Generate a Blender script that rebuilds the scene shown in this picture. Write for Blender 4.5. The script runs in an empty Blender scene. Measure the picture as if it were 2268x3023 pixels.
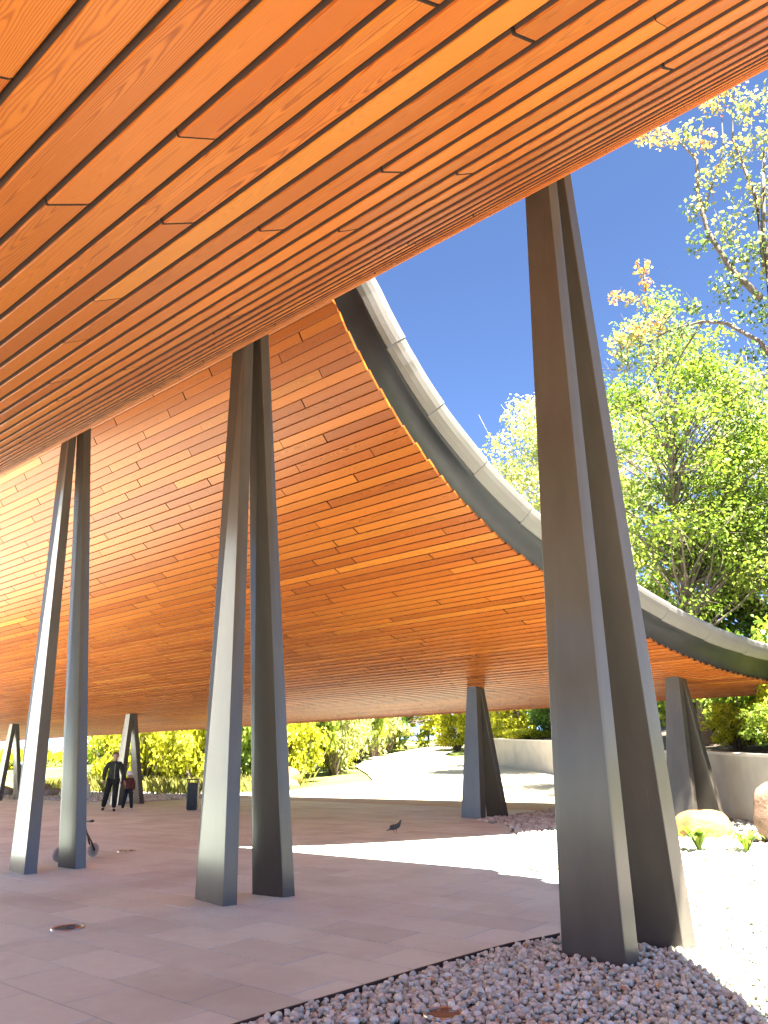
import bpy, math, random
import numpy as np
from mathutils import Vector, Matrix

S = bpy.context.scene
COL = S.collection

# ------------------------------------------------------------------ camera
cam_data = bpy.data.cameras.new('camera')
cam_data.sensor_fit = 'HORIZONTAL'; cam_data.sensor_width = 36.0
cam_data.lens = 36.0 * 2271.0 / 2268.0
cam_data.clip_start = 0.05; cam_data.clip_end = 2000
cam = bpy.data.objects.new('camera', cam_data); COL.objects.link(cam)
EYE = np.array([0.0, 0.0, 1.5])
CR = np.array([[0.7597, -0.2113, -0.6150], [0.6499, 0.2158, 0.7287], [-0.0212, -0.9533, 0.3014]])
u_, s_, v_ = np.linalg.svd(CR); CR = u_ @ v_
M = Matrix(((CR[0, 0], -CR[0, 1], -CR[0, 2], 0), (CR[1, 0], -CR[1, 1], -CR[1, 2], 0),
            (CR[2, 0], -CR[2, 1], -CR[2, 2], 1.5), (0, 0, 0, 1)))
cam.matrix_world = M
S.camera = cam

# ------------------------------------------------------------------ sky and sun
KX, KY = 0.485, 0.187                      # shadow offset per metre of height
sun_to = Vector((KX, -KY, 1.0)).normalized()
world = bpy.data.worlds.new('World'); S.world = world; world.use_nodes = True
wn = world.node_tree.nodes; wl = world.node_tree.links
sky = wn.new('ShaderNodeTexSky'); sky.sky_type = 'NISHITA'; sky.sun_disc = False
sky.sun_elevation = math.asin(sun_to.z)
sky.sun_rotation = math.atan2(sun_to.x, sun_to.y)
sky.altitude = 1500; sky.air_density = 0.38; sky.dust_density = 0.5; sky.ozone_density = 5.0
wn['Background'].inputs['Strength'].default_value = 0.05
wl.new(sky.outputs[0], wn['Background'].inputs['Color'])
sun_d = bpy.data.lights.new('sun', 'SUN'); sun_d.energy = 5.0; sun_d.angle = math.radians(0.53)
sun_d.color = (1.0, 0.93, 0.82)
sun = bpy.data.objects.new('sun', sun_d); COL.objects.link(sun)
sun.rotation_euler = (-sun_to).to_track_quat('-Z', 'Y').to_euler(); sun.location = (10, -8, 30)
S.view_settings.view_transform = 'Standard'; S.view_settings.look = 'None'
S.view_settings.exposure = 3.65; S.view_settings.gamma = 1.0; S.view_settings.use_curve_mapping = False
S.cycles.max_bounces = 10; S.cycles.diffuse_bounces = 6; S.cycles.glossy_bounces = 4
S.cycles.use_denoising = True
S.cycles.sample_clamp_indirect = 8.0

rng = np.random.default_rng(7)
random.seed(7)

# ------------------------------------------------------------------ helpers
def link(o, parent=None):
    COL.objects.link(o)
    if parent is not None: o.parent = parent
    return o
def tag(o, label=None, cat=None, group=None, kind=None):
    if label: o['label'] = label
    if cat: o['category'] = cat
    if group: o['group'] = group
    if kind: o['kind'] = kind
    return o
def empty(name, loc=(0, 0, 0), rz=0.0, parent=None):
    e = bpy.data.objects.new(name, None); e.location = loc; e.rotation_euler = (0, 0, rz); e.empty_display_size = 0.2
    return link(e, parent)
def mesh_np(name, V, F, mat=None, smooth=False, attr=None):
    """V (n,3); F list of faces or int array (m,k)."""
    me = bpy.data.meshes.new(name)
    V = np.asarray(V, dtype=np.float32)
    if isinstance(F, np.ndarray):
        m, k = F.shape
        me.vertices.add(len(V)); me.vertices.foreach_set('co', V.ravel())
        me.loops.add(m * k); me.loops.foreach_set('vertex_index', F.astype(np.int32).ravel())
        me.polygons.add(m)
        me.polygons.foreach_set('loop_start', np.arange(0, m * k, k, dtype=np.int32))
        me.polygons.foreach_set('loop_total', np.full(m, k, dtype=np.int32))
        me.update(calc_edges=True)
    else:
        me.from_pydata([tuple(map(float, v)) for v in V], [], F); me.update()
    if smooth: me.polygons.foreach_set('use_smooth', np.ones(len(me.polygons), dtype=bool))
    if attr is not None:
        for an, arr in attr.items():
            a = me.attributes.new(an, 'FLOAT', 'FACE'); a.data.foreach_set('value', np.asarray(arr, dtype=np.float32))
    if mat is not None: me.materials.append(mat)
    me.validate(); 
    return me
def mobj(name, V, F, mat=None, parent=None, smooth=False, attr=None):
    return link(bpy.data.objects.new(name, mesh_np(name, V, F, mat, smooth, attr)), parent)

class MB:
    """collects primitive shapes into one mesh"""
    def __init__(s): s.V = []; s.F = []
    def add(s, V, F):
        b = len(s.V); s.V += [tuple(v) for v in V]; s.F += [tuple(i + b for i in f) for f in F]; return s
    def hexa(s, A, B):
        """A, B: bottom and top quads (4 points each, same winding ccw seen from above)"""
        return s.add(list(A) + list(B), [(3, 2, 1, 0), (4, 5, 6, 7), (0, 1, 5, 4), (1, 2, 6, 5), (2, 3, 7, 6), (3, 0, 4, 7)])
    def box(s, c, d, rz=0.0):
        cx, cy, cz = c; x, y, z = d[0] / 2, d[1] / 2, d[2] / 2; ca, sa = math.cos(rz), math.sin(rz)
        q = [(-x, -y), (x, -y), (x, y), (-x, y)]
        q = [(cx + a * ca - b * sa, cy + a * sa + b * ca) for a, b in q]
        return s.hexa([(a, b, cz - z) for a, b in q], [(a, b, cz + z) for a, b in q])
    def tube(s, pts, rad, n=8, cap=True):
        P = [Vector(p) for p in pts]; R = rad if hasattr(rad, '__len__') else [rad] * len(P)
        V = []; F = []
        up = Vector((0, 0, 1))
        for i, p in enumerate(P):
            t = (P[min(i + 1, len(P) - 1)] - P[max(i - 1, 0)]).normalized()
            a = t.cross(up)
            if a.length < 0.05: a = t.cross(Vector((1, 0, 0)))
            a.normalize(); b = t.cross(a)
            for k in range(n):
                w = 2 * math.pi * k / n
                V.append(p + (a * math.cos(w) + b * math.sin(w)) * R[i])
        for i in range(len(P) - 1):
            for k in range(n):
                F.append((i * n + k, i * n + (k + 1) % n, (i + 1) * n + (k + 1) % n, (i + 1) * n + k))
        if cap: F.append(tuple(range(n - 1, -1, -1))); F.append(tuple(range((len(P) - 1) * n, len(P) * n)))
        return s.add(V, F)
    def lathe(s, prof, c=(0, 0, 0), n=24, axis='z'):
        V = []; F = []
        for r, h in prof:
            for k in range(n):
                w = 2 * math.pi * k / n
                p = (r * math.cos(w), r * math.sin(w), h)
                if axis == 'y': p = (p[0], p[2], p[1])
                if axis == 'x': p = (p[2], p[0], p[1])
                V.append((p[0] + c[0], p[1] + c[1], p[2] + c[2]))
        m = len(prof)
        for i in range(m - 1):
            for k in range(n): F.append((i * n + k, i * n + (k + 1) % n, (i + 1) * n + (k + 1) % n, (i + 1) * n + k))
        if prof[0][0] > 1e-5: F.append(tuple(range(n - 1, -1, -1)))
        if prof[-1][0] > 1e-5: F.append(tuple(range((m - 1) * n, m * n)))
        return s.add(V, F)
    def ell(s, c, r, nu=12, nv=8):
        prof = []
        for i in range(nv + 1):
            a = -math.pi / 2 + math.pi * i / nv; prof.append((max(math.cos(a), 1e-4), math.sin(a)))
        V = []; F = []
        for q, h in prof:
            for k in range(nu):
                w = 2 * math.pi * k / nu; V.append((c[0] + r[0] * q * math.cos(w), c[1] + r[1] * q * math.sin(w), c[2] + r[2] * h))
        for i in range(nv):
            for k in range(nu): F.append((i * nu + k, i * nu + (k + 1) % nu, (i + 1) * nu + (k + 1) % nu, (i + 1) * nu + k))
        return s.add(V, F)
    def build(s, name, mat, parent=None, smooth=False):
        return mobj(name, s.V, s.F, mat, parent, smooth)
def bevel(o, w=0.006, seg=2):
    m = o.modifiers.new('bevel', 'BEVEL'); m.width = w; m.segments = seg; m.limit_method = 'ANGLE'; m.angle_limit = math.radians(40)
    return o

# ------------------------------------------------------------------ materials
class NT:
    def __init__(s, name):
        s.m = bpy.data.materials.new(name); s.m.use_nodes = True
        s.n = s.m.node_tree.nodes; s.l = s.m.node_tree.links
        s.p = s.n['Principled BSDF']
    def node(s, t, **kw):
        n = s.n.new(t)
        for k, v in kw.items(): setattr(n, k, v)
        return n
    def val(s, sock, v):
        if isinstance(v, (int, float)): sock.default_value = v
        elif isinstance(v, (tuple, list)):
            if sock.type == 'RGBA' and len(v) == 3: v = tuple(v) + (1,)
            sock.default_value = v
        else: s.l.new(v, sock)
    def math(s, op, a, b=0.0, c=None):
        n = s.node('ShaderNodeMath', operation=op); s.val(n.inputs[0], a); s.val(n.inputs[1], b)
        if c is not None: s.val(n.inputs[2], c)
        return n.outputs[0]
    def noise(s, vec, scale=5.0, detail=3.0, rough=0.5, dist=0.0):
        n = s.node('ShaderNodeTexNoise')
        if vec is not None: s.l.new(vec, n.inputs['Vector'])
        n.inputs['Scale'].default_value = scale; n.inputs['Detail'].default_value = detail
        n.inputs['Roughness'].default_value = rough; n.inputs['Distortion'].default_value = dist
        return n.outputs['Fac']
    def mapping(s, vec, scale=(1, 1, 1), loc=(0, 0, 0)):
        n = s.node('ShaderNodeMapping'); s.l.new(vec, n.inputs[0]); n.inputs['Scale'].default_value = scale
        s.val(n.inputs['Location'], loc); return n.outputs[0]
    def comb(s, x, y, z):
        n = s.node('ShaderNodeCombineXYZ'); s.val(n.inputs[0], x); s.val(n.inputs[1], y); s.val(n.inputs[2], z); return n.outputs[0]
    def mix(s, f, a, b, mode='MIX'):
        n = s.node('ShaderNodeMix', data_type='RGBA', blend_type=mode)
        s.val(n.inputs[0], f); s.val(n.inputs[6], a); s.val(n.inputs[7], b); return n.outputs[2]
    def ramp(s, f, stops):
        n = s.node('ShaderNodeValToRGB'); e = n.color_ramp.elements
        while len(e) < len(stops): e.new(0.5)
        for i, (p, c) in enumerate(stops): e[i].position = p; e[i].color = tuple(c) + (1,)
        s.val(n.inputs[0], f); return n.outputs[0]
    def bump(s, h, strength=0.3, dist=0.01):
        n = s.node('ShaderNodeBump'); n.inputs['Strength'].default_value = strength; n.inputs['Distance'].default_value = dist
        s.l.new(h, n.inputs['Height']); s.l.new(n.outputs[0], s.p.inputs['Normal'])
    def co(s, k='Object'):
        return s.node('ShaderNodeTexCoord').outputs[k]
    def set(s, **kw):
        for k, v in kw.items(): s.val(s.p.inputs[k.replace('_', ' ')], v)
        return s
def simple(name, col, rough=0.6, metal=0.0, var=0.12, scale=8.0, bump=0.0, spec=0.5):
    t = NT(name); c = t.co()
    f = t.noise(c, scale, 4, 0.6)
    a = tuple(x * (1 - var) for x in col); b = tuple(min(1, x * (1 + var)) for x in col)
    t.set(Base_Color=t.ramp(f, [(0.3, a), (0.7, b)]), Roughness=rough, Metallic=metal)
    t.p.inputs['Specular IOR Level'].default_value = spec
    if bump: t.bump(t.noise(c, scale * 6, 4, 0.6), bump, 0.01)
    return t.m

def wood_material():
    t = NT('soffit_timber')
    uv = t.node('ShaderNodeUVMap'); uv.uv_map = 'UVMap'
    sep = t.node('ShaderNodeSeparateXYZ'); t.l.new(uv.outputs[0], sep.inputs[0])
    x, y = sep.outputs[0], sep.outputs[1]
    oi = t.node('ShaderNodeObjectInfo'); at = t.node('ShaderNodeAttribute', attribute_name='brnd')
    r = t.math('FRACT', t.math('ADD', oi.outputs['Random'], at.outputs['Fac']))
    r2 = t.math('FRACT', t.math('MULTIPLY', r, 17.31)); r3 = t.math('FRACT', t.math('MULTIPLY', r, 53.77))
    r4 = t.math('FRACT', t.math('MULTIPLY', r, 131.7))
    off = t.math('MULTIPLY', r, 91.0)
    # growth rings cut flat: distance from a pith line that wanders along the board
    v1 = t.comb(t.math('ADD', t.math('MULTIPLY', x, 0.62), off), r2, 0.0)
    d = t.math('MULTIPLY', t.math('SUBTRACT', t.noise(v1, 1.0, 1.5, 0.45), 0.42), 0.30)
    v2 = t.comb(t.math('ADD', t.math('MULTIPLY', x, 3.0), off), t.math('MULTIPLY', y, 14.0), r3)
    wob = t.math('MULTIPLY', t.math('SUBTRACT', t.noise(v2, 1.0, 3, 0.55), 0.5), 0.028)
    yc = t.math('SUBTRACT', y, t.math('ADD', 0.04, t.math('MULTIPLY', r3, 0.09)))
    ring = t.math('SQRT', t.math('ADD', t.math('POWER', yc, 2.0), t.math('POWER', d, 2.0)))
    ring = t.math('ADD', ring, wob)
    ph = t.math('MULTIPLY', ring, t.math('ADD', 560.0, t.math('MULTIPLY', r4, 420.0)))
    w = t.math('MULTIPLY', t.math('ADD', t.math('SINE', ph), 1.0), 0.5)
    w = t.math('POWER', w, 2.2)
    fine = t.noise(t.comb(t.math('ADD', t.math('MULTIPLY', x, 5.0), off), t.math('MULTIPLY', y, 420.0), r2), 1.0, 3, 0.6)
    broad = t.noise(t.comb(t.math('ADD', t.math('MULTIPLY', x, 1.3), off), t.math('MULTIPLY', y, 9.0), r), 1.0, 2, 0.5)
    figured = t.math('ADD', 0.35, t.math('MULTIPLY', r2, 0.65))
    g = t.math('MULTIPLY', w, figured)
    base = t.ramp(r, [(0.0, (0.315, 0.082, 0.009)), (0.35, (0.375, 0.106, 0.012)), (0.7, (0.41, 0.122, 0.014)), (0.95, (0.44, 0.138, 0.016)), (1.0, (0.50, 0.185, 0.024))])
    dark = t.mix(1.0, base, (0.45, 0.29, 0.20), 'MULTIPLY')
    c = t.mix(t.math('MULTIPLY', g, 0.92), base, dark)
    c = t.mix(t.math('MULTIPLY', fine, 0.50), c, t.mix(1.0, c, (0.66, 0.52, 0.42), 'MULTIPLY'))
    c = t.mix(t.math('MULTIPLY', broad, 0.35), c, t.mix(1.0, c, (1.12, 1.02, 0.92), 'MULTIPLY'))
    tone = t.math('ADD', 0.88, t.math('MULTIPLY', r3, 0.22))
    c = t.mix(1.0, c, t.comb(tone, tone, tone), 'MULTIPLY')
    t.set(Base_Color=c, Roughness=t.math('ADD', 0.34, t.math('MULTIPLY', fine, 0.16)))
    t.p.inputs['Specular IOR Level'].default_value = 0.28
    t.bump(t.math('ADD', t.math('MULTIPLY', fine, 0.6), t.math('MULTIPLY', w, 0.4)), 0.12, 0.002)
    return t.m
WOOD = wood_material()
DECK = simple('roof_backing', (0.018, 0.011, 0.008), 0.8)
ROOFTOP = simple('roof_metal', (0.30, 0.30, 0.30), 0.5, 0.3)

def steel_material():
    t = NT('painted_steel'); c = t.co()
    m1 = t.mapping(c, (1.2, 1.2, 0.35)); n1 = t.noise(m1, 2.0, 4, 0.6)
    m2 = t.mapping(c, (26, 26, 0.7)); streak = t.noise(m2, 1.0, 3, 0.6)
    n3 = t.noise(c, 160.0, 2, 0.5)
    b = t.ramp(n1, [(0.3, (0.056, 0.049, 0.041)), (0.7, (0.080, 0.070, 0.058))])
    b = t.mix(t.math('MULTIPLY', t.math('GREATER_THAN', streak, 0.72), 0.10), b, (0.30, 0.29, 0.27))
    t.set(Base_Color=b, Metallic=0.0, Specular_IOR_Level=0.12, Roughness=t.math('ADD', 0.40, t.math('MULTIPLY', n1, 0.16)), Coat_Weight=0.8, Coat_Roughness=0.20, Coat_IOR=1.48)
    t.bump(n3, 0.05, 0.001)
    return t.m
STEEL = steel_material()

def paving_material():
    t = NT('concrete_paving'); oi = t.node('ShaderNodeObjectInfo'); at = t.node('ShaderNodeAttribute', attribute_name='brnd')
    geo = t.node('ShaderNodeNewGeometry'); P = geo.outputs['Position']
    r = t.math('FRACT', t.math('ADD', oi.outputs['Random'], at.outputs['Fac']))
    fine = t.noise(P, 170.0, 3, 0.7); mid = t.noise(P, 9.0, 4, 0.6); big = t.noise(P, 0.9, 3, 0.55)
    c = t.ramp(mid, [(0.25, (0.57, 0.655, 0.58)), (0.75, (0.63, 0.72, 0.64))])
    c = t.mix(t.math('MULTIPLY', fine, 0.35), c, t.mix(1.0, c, (0.70, 0.69, 0.68), 'MULTIPLY'))
    stain = t.ramp(big, [(0.48, (0, 0, 0)), (0.68, (1, 1, 1))])
    sg = t.node('ShaderNodeRGBToBW'); t.l.new(stain, sg.inputs[0])
    c = t.mix(t.math('MULTIPLY', sg.outputs[0], 0.55), c, t.mix(1.0, c, (0.74, 0.70, 0.67), 'MULTIPLY'))
    tone = t.math('ADD', 0.90, t.math('MULTIPLY', r, 0.18))
    c = t.mix(1.0, c, t.comb(tone, tone, tone), 'MULTIPLY')
    t.set(Base_Color=c, Roughness=0.62)
    t.p.inputs['Specular IOR Level'].default_value = 0.4
    t.bump(t.math('ADD', t.math('MULTIPLY', fine, 0.6), t.math('MULTIPLY', mid, 0.6)), 0.18, 0.004)
    return t.m
PAVE = paving_material()
JOINT = simple('joint_sand', (0.10, 0.092, 0.083), 0.9, scale=60, var=0.25)

def stone_material():
    t = NT('gravel_stones'); at = t.node('ShaderNodeAttribute', attribute_name='rnd')
    c = t.ramp(at.outputs['Fac'], [(0.0, (0.20, 0.185, 0.165)), (0.12, (0.38, 0.40, 0.33)), (0.45, (0.54, 0.56, 0.46)), (0.8, (0.67, 0.70, 0.59)), (0.94, (0.74, 0.77, 0.66)), (0.97, (0.52, 0.33, 0.17)), (1.0, (0.5, 0.30, 0.15))])
    n = t.noise(t.node('ShaderNodeNewGeometry').outputs['Position'], 55.0, 3, 0.6)
    c = t.mix(t.math('MULTIPLY', n, 0.4), c, t.mix(1.0, c, (0.68, 0.66, 0.64), 'MULTIPLY'))
    t.set(Base_Color=c, Roughness=0.75); t.bump(n, 0.2, 0.004)
    return t.m
STONE = stone_material()

def leaf_material(name, cols, trans=0.45):
    t = NT(name); at = t.node('ShaderNodeAttribute', attribute_name='rnd')
    c = t.ramp(at.outputs['Fac'], [(i / (len(cols) - 1), k) for i, k in enumerate(cols)])
    t.set(Base_Color=c, Roughness=0.5); t.p.inputs['Specular IOR Level'].default_value = 0.3
    tr = t.node('ShaderNodeBsdfTranslucent'); t.l.new(t.mix(1.0, c, (1.15, 1.2, 0.6), 'MULTIPLY'), tr.inputs[0])
    mx = t.node('ShaderNodeMixShader'); mx.inputs[0].default_value = trans
    t.l.new(t.p.outputs[0], mx.inputs[1]); t.l.new(tr.outputs[0], mx.inputs[2])
    t.l.new(mx.outputs[0], t.n['Material Output'].inputs['Surface'])
    return t.m
def bark_material(name, col):
    t = NT(name); c = t.co(); m = t.mapping(c, (14, 14, 2.5)); n = t.noise(m, 1.0, 4, 0.65)
    t.set(Base_Color=t.ramp(n, [(0.3, tuple(x * 0.55 for x in col)), (0.7, tuple(min(1, x * 1.3) for x in col))]), Roughness=0.85)
    t.bump(n, 0.5, 0.02); return t.m
BARK = bark_material('brown_bark', (0.11, 0.085, 0.065))
BARK_PALE = bark_material('pale_bark', (0.42, 0.38, 0.32))

# ------------------------------------------------------------------ canopy profile (cross-section in Y, Z; boards run along X)
PROFILE = np.array([(-18.0, 4.4), (-13.0, 4.2), (-9.0, 3.7), (-6.5, 3.15), (-4.3, 2.83), (-2.6, 2.70), (-1.4, 2.70), (-0.4, 2.80), (0.25, 2.96), (0.876, 3.219), (1.346, 3.461), (1.817, 3.698), (2.284, 3.946),  # first points: unseen roof added behind the camera to darken column reflections
    (2.739, 4.213), (3.179, 4.505), (3.601, 4.822), (4.4, 5.50), (5.3, 6.33), (6.2, 7.22), (6.9, 7.98), (7.35, 8.52), (7.62, 8.76), (7.80, 8.66),
    (7.93, 8.45), (8.43, 7.60), (9.02, 6.83), (9.77, 6.09), (10.76, 5.37), (12.2, 4.63), (14.4, 3.78), (15.6, 3.40), (17.0, 3.08),
    (19.0, 2.86), (20.6, 2.775), (21.6, 2.75)])
def cubic(t, y, q):
    n = len(t); h = np.diff(t); A = np.zeros((n, n)); b = np.zeros(n); A[0, 0] = A[-1, -1] = 1
    for i in range(1, n - 1):
        A[i, i - 1] = h[i - 1]; A[i, i] = 2 * (h[i - 1] + h[i]); A[i, i + 1] = h[i]
        b[i] = 3 * ((y[i + 1] - y[i]) / h[i] - (y[i] - y[i - 1]) / h[i - 1])
    c = np.linalg.solve(A, b); k = np.clip(np.searchsorted(t, q) - 1, 0, n - 2); d = q - t[k]
    B = (y[k + 1] - y[k]) / h[k] - h[k] * (2 * c[k] + c[k + 1]) / 3; D = (c[k + 1] - c[k]) / (3 * h[k])
    return y[k] + B * d + c[k] * d ** 2 + D * d ** 3
tc = np.concatenate([[0], np.cumsum(np.hypot(*np.diff(PROFILE, axis=0).T))])
qq = np.linspace(0, tc[-1], 6000)
PY = cubic(tc, PROFILE[:, 0], qq); PZ = cubic(tc, PROFILE[:, 1], qq)
PS = np.concatenate([[0], np.cumsum(np.hypot(np.diff(PY), np.diff(PZ)))])
BW = 0.176
CREST_Y = 7.62
def prof(s):
    y = np.interp(s, PS, PY); z = np.interp(s, PS, PZ)
    e = 0.02
    tau = np.arctan2(np.interp(s + e, PS, PZ) - np.interp(s - e, PS, PZ), np.interp(s + e, PS, PY) - np.interp(s - e, PS, PY))
    return y, z, tau
_phi = np.degrees(np.arctan2(PZ - 1.5, PY)); _near = PY < 4.5
S_REF = np.interp(-50.42, -_phi[_near], PS[_near]); S0 = S_REF % BW
NROW = int((PS[-1] - S0) / BW)
S_CREST = np.interp(CREST_Y, PY, PS)
ROW_CREST = int((S_CREST - S0) / BW)
def x_right(Y, near):
    if near: return np.interp(Y, [-18.0, -9.0, -4.0, -2.0, -0.9, -0.25, 0, 2, 3.8, 4.8, 7.62], [-10.5, -9.0, -5.6, -4.2, -3.0, 0.2, 0.7, 1.2, 1.0, 0.5, -1.1])  # outline behind the camera is shaped to let bounce light in
    return np.interp(Y, [7.6, 7.92, 8.65, 9.95, 11.54, 12.24, 14.97, 16.29, 17.92, 18.85, 21.6], [-7.68, -7.59, -7.39, -7.10, -6.80, -6.62, -5.92, -5.52, -5.05, -4.80, -4.05])
def x_left(Y, near):
    if near: return np.interp(Y, [-18.0, -0.9, -0.3, 0.4, 1.3, 2.2, 3.2, 4.4, 6.2, 7.62], [-26.0, -24.0, -12.0, -5.0, -5.2, -7.2, -9.2, -11.5, -15.6, -18.0])  # unseen bay cut on the left so sunlit ground lights the columns
    return np.interp(Y, [7.6, 9.5, 21.6], [-30.0, -48.0, -50.0])

# ------------------------------------------------------------------ timber canopy
canopy = empty('timber_canopy', (-12.0, 7.6, 0.0))
tag(canopy, 'huge wave-shaped canopy clad underneath in orange timber boards, grey metal fascia', 'canopy')
CP = np.array([-12.0, 7.6, 0.0])
TH = 0.045; GAP = 0.004; LAP = 0.015
W_ = BW - GAP
SEC = [(0.0, TH), (0.0, 0.007), (0.0, 0.003), (0.003, 0.0), (W_ - 0.020, 0.0), (W_ - 0.010, 0.003), (W_ - 0.004, 0.009), (W_, 0.017), (W_, TH)]
def board_mesh():
    n = len(SEC); V = []; F = []; UV = []
    ys = [0.0]
    for i in range(1, n): ys.append(ys[-1] + math.hypot(SEC[i][0] - SEC[i - 1][0], SEC[i][1] - SEC[i - 1][1]))
    for x in (0.0, 1.0):
        for (y, z) in SEC: V.append((x, y, z))
    for i in range(n):
        j = (i + 1) % n
        F.append((i, i + n, j + n, j)); y0, y1 = SEC[i][0], SEC[j][0]
        UV += [(0, y0), (1, y0), (1, y1), (0, y1)]
    F.append(tuple(range(n))); UV += [(z * 0.3, y) for y, z in SEC]
    F.append(tuple(range(2 * n - 1, n - 1, -1))); UV += [(1 + z * 0.3, y) for y, z in SEC[::-1]]
    return np.array(V), F, UV
BV, BF, BUV = board_mesh()
# groove walls and butt ends coloured dark for the shade in the joints; only a board end that closes the roof edge is bare timber
GROOVE = simple('groove_shade', (0.030, 0.013, 0.007), 0.8)
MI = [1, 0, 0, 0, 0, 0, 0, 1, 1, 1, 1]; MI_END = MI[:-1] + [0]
BV_FAR = BV.copy(); BV_FAR[[1, 1 + len(SEC)], 2] = 0.016
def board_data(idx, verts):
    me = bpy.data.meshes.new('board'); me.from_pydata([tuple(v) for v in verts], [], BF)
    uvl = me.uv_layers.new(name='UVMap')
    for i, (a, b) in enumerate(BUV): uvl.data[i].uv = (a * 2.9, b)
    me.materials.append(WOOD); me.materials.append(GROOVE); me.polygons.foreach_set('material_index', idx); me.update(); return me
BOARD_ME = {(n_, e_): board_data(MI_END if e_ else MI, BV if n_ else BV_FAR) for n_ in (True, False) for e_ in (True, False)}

JOINTS = {17: [-1.6], 20: [-2.13], 21: [-1.65], 22: [-0.89], 23: [-2.21], 24: [-3.0], 25: [-0.84], 26: [-2.21], 27: [-1.64], 28: [-3.3], 29: [-2.18], 30: [-1.58], 31: [-0.67],
  72: [-14.2], 73: [-15.13], 74: [-12.43], 75: [-13.41], 77: [-11.7], 78: [-14.04], 79: [-12.32], 81: [-14.91], 82: [-13.22], 83: [-15.52], 84: [-13.81], 85: [-16.47], 86: [-14.74],
  87: [-17.12], 88: [-8.73, -15.35], 90: [-9.65, -16.31], 92: [-10.26, -17.97], 94: [-9.5], 95: [-10.18, -16.19], 96: [-16.89], 97: [-11.06], 98: [-10.1], 100: [-11.72], 102: [-10.97],
  103: [-11.6], 105: [-13.28], 108: [-12.53], 109: [-11.45], 110: [-10.75], 112: [-11.36], 115: [-11.24], 119: [-11.06]}
boards = []          # (row, x0, x1)
rb = random.Random(3)
for j in range(NROW):
    s = S0 + j * BW; y, z, tau = prof(s + BW / 2)
    near = j < ROW_CREST
    if near is False and y < CREST_Y: near = False
    xr = float(x_right(y, near)); xl = float(x_left(y, near))
    L = 2.75 if near else 3.31
    known = JOINTS.get(j - int(round((S_REF - S0) / BW)) + 26, [])
    x0 = known[0] if known else xr - rb.random() * L
    cuts = set(known)
    x = x0
    while x < xr: x += L; cuts.add(round(x, 3))
    x = x0
    while x > xl:
        x -= L
        if all(abs(x - k) > 1.2 for k in known): cuts.add(round(x, 3))
    cs = [c for c in sorted(cuts) if xl + 0.3 < c < xr - 0.3]
    edges = [xl] + cs + [xr + 0.012 * ((j % 2) - 0.5)]
    for a, b in zip(edges[:-1], edges[1:]):
        tight = rb.random() < 0.25
        g = 0.0015 if tight else (0.007 if near else 0.013)
        boards.append((j, a + g, b - g, b is edges[-1]))
def project(P):
    c = (P - EYE) @ CR
    return 1134 + 2271 * c[:, 0] / c[:, 2], 1511.5 + 2271 * c[:, 1] / c[:, 2], c[:, 2]
score = []
for (j, a, b, end) in boards:
    s = S0 + j * BW; y0, z0, t0 = prof(s); y1, z1, _ = prof(s + BW)
    xs = np.linspace(a, b, 9)
    A = np.stack([xs, np.full(9, y0), np.full(9, z0)], 1); B = np.stack([xs, np.full(9, y1), np.full(9, z1)], 1)
    ax, ay, ad = project(A); bx, by, bd = project(B)
    ok = (ad > 0.2) & (ax > -20) & (ax < 2288) & (ay > -20) & (ay < 3043)
    ph = math.degrees(math.atan2(z1 - 1.5, y1))
    if 3.9 < y0 < 7.75 or (y0 >= 7.75 and ph > 41.6): ok[:] = False
    wpx = np.abs((bx - ax) * 0.45 + (by - ay) * 0.9); lpx = np.hypot(np.gradient(ax), np.gradient(ay))
    score.append(float((ok * wpx * lpx).sum()))
order = np.argsort(score)[::-1]
PARTS = 300
part_ids = set(int(i) for i in order[:PARTS] if score[int(i)] > 0)
restV = []; restF = []; restUV = []; restR = []; restM = []
for i, (j, a, b, end) in enumerate(boards):
    s = S0 + j * BW; y, z, tau = prof(s); y2, z2, _ = prof(s + BW)
    tau = math.atan2(z2 - z, y2 - y); ang = tau + math.atan(LAP / BW)
    # near edge hangs LAP below the line of the row
    py = y + math.sin(tau) * LAP; pz = z - math.cos(tau) * LAP
    if i in part_ids:
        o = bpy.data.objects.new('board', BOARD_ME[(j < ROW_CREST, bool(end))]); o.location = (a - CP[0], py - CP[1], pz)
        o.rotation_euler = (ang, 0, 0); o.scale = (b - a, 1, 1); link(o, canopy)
    else:
        c, sn = math.cos(ang), math.sin(ang); base = len(restV) * len(BV); BQ = BV if j < ROW_CREST else BV_FAR
        V = np.stack([a + BQ[:, 0] * (b - a) - CP[0], py + BQ[:, 1] * c - BQ[:, 2] * sn - CP[1], pz + BQ[:, 1] * sn + BQ[:, 2] * c], 1)
        restV.append(V); restF += [tuple(k + base for k in f) for f in BF]
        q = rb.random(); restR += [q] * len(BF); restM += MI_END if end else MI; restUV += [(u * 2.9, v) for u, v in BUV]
me = bpy.data.meshes.new('boards'); me.from_pydata([tuple(v) for v in np.concatenate(restV)], [], restF)
uvl = me.uv_layers.new(name='UVMap'); uvl.data.foreach_set('uv', np.array(restUV, dtype=np.float32).ravel())
at_ = me.attributes.new('brnd', 'FLOAT', 'FACE'); at_.data.foreach_set('value', np.array(restR, dtype=np.float32))
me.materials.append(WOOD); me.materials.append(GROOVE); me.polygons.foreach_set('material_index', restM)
tag(link(bpy.data.objects.new('boards', me), canopy), kind='stuff')

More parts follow.
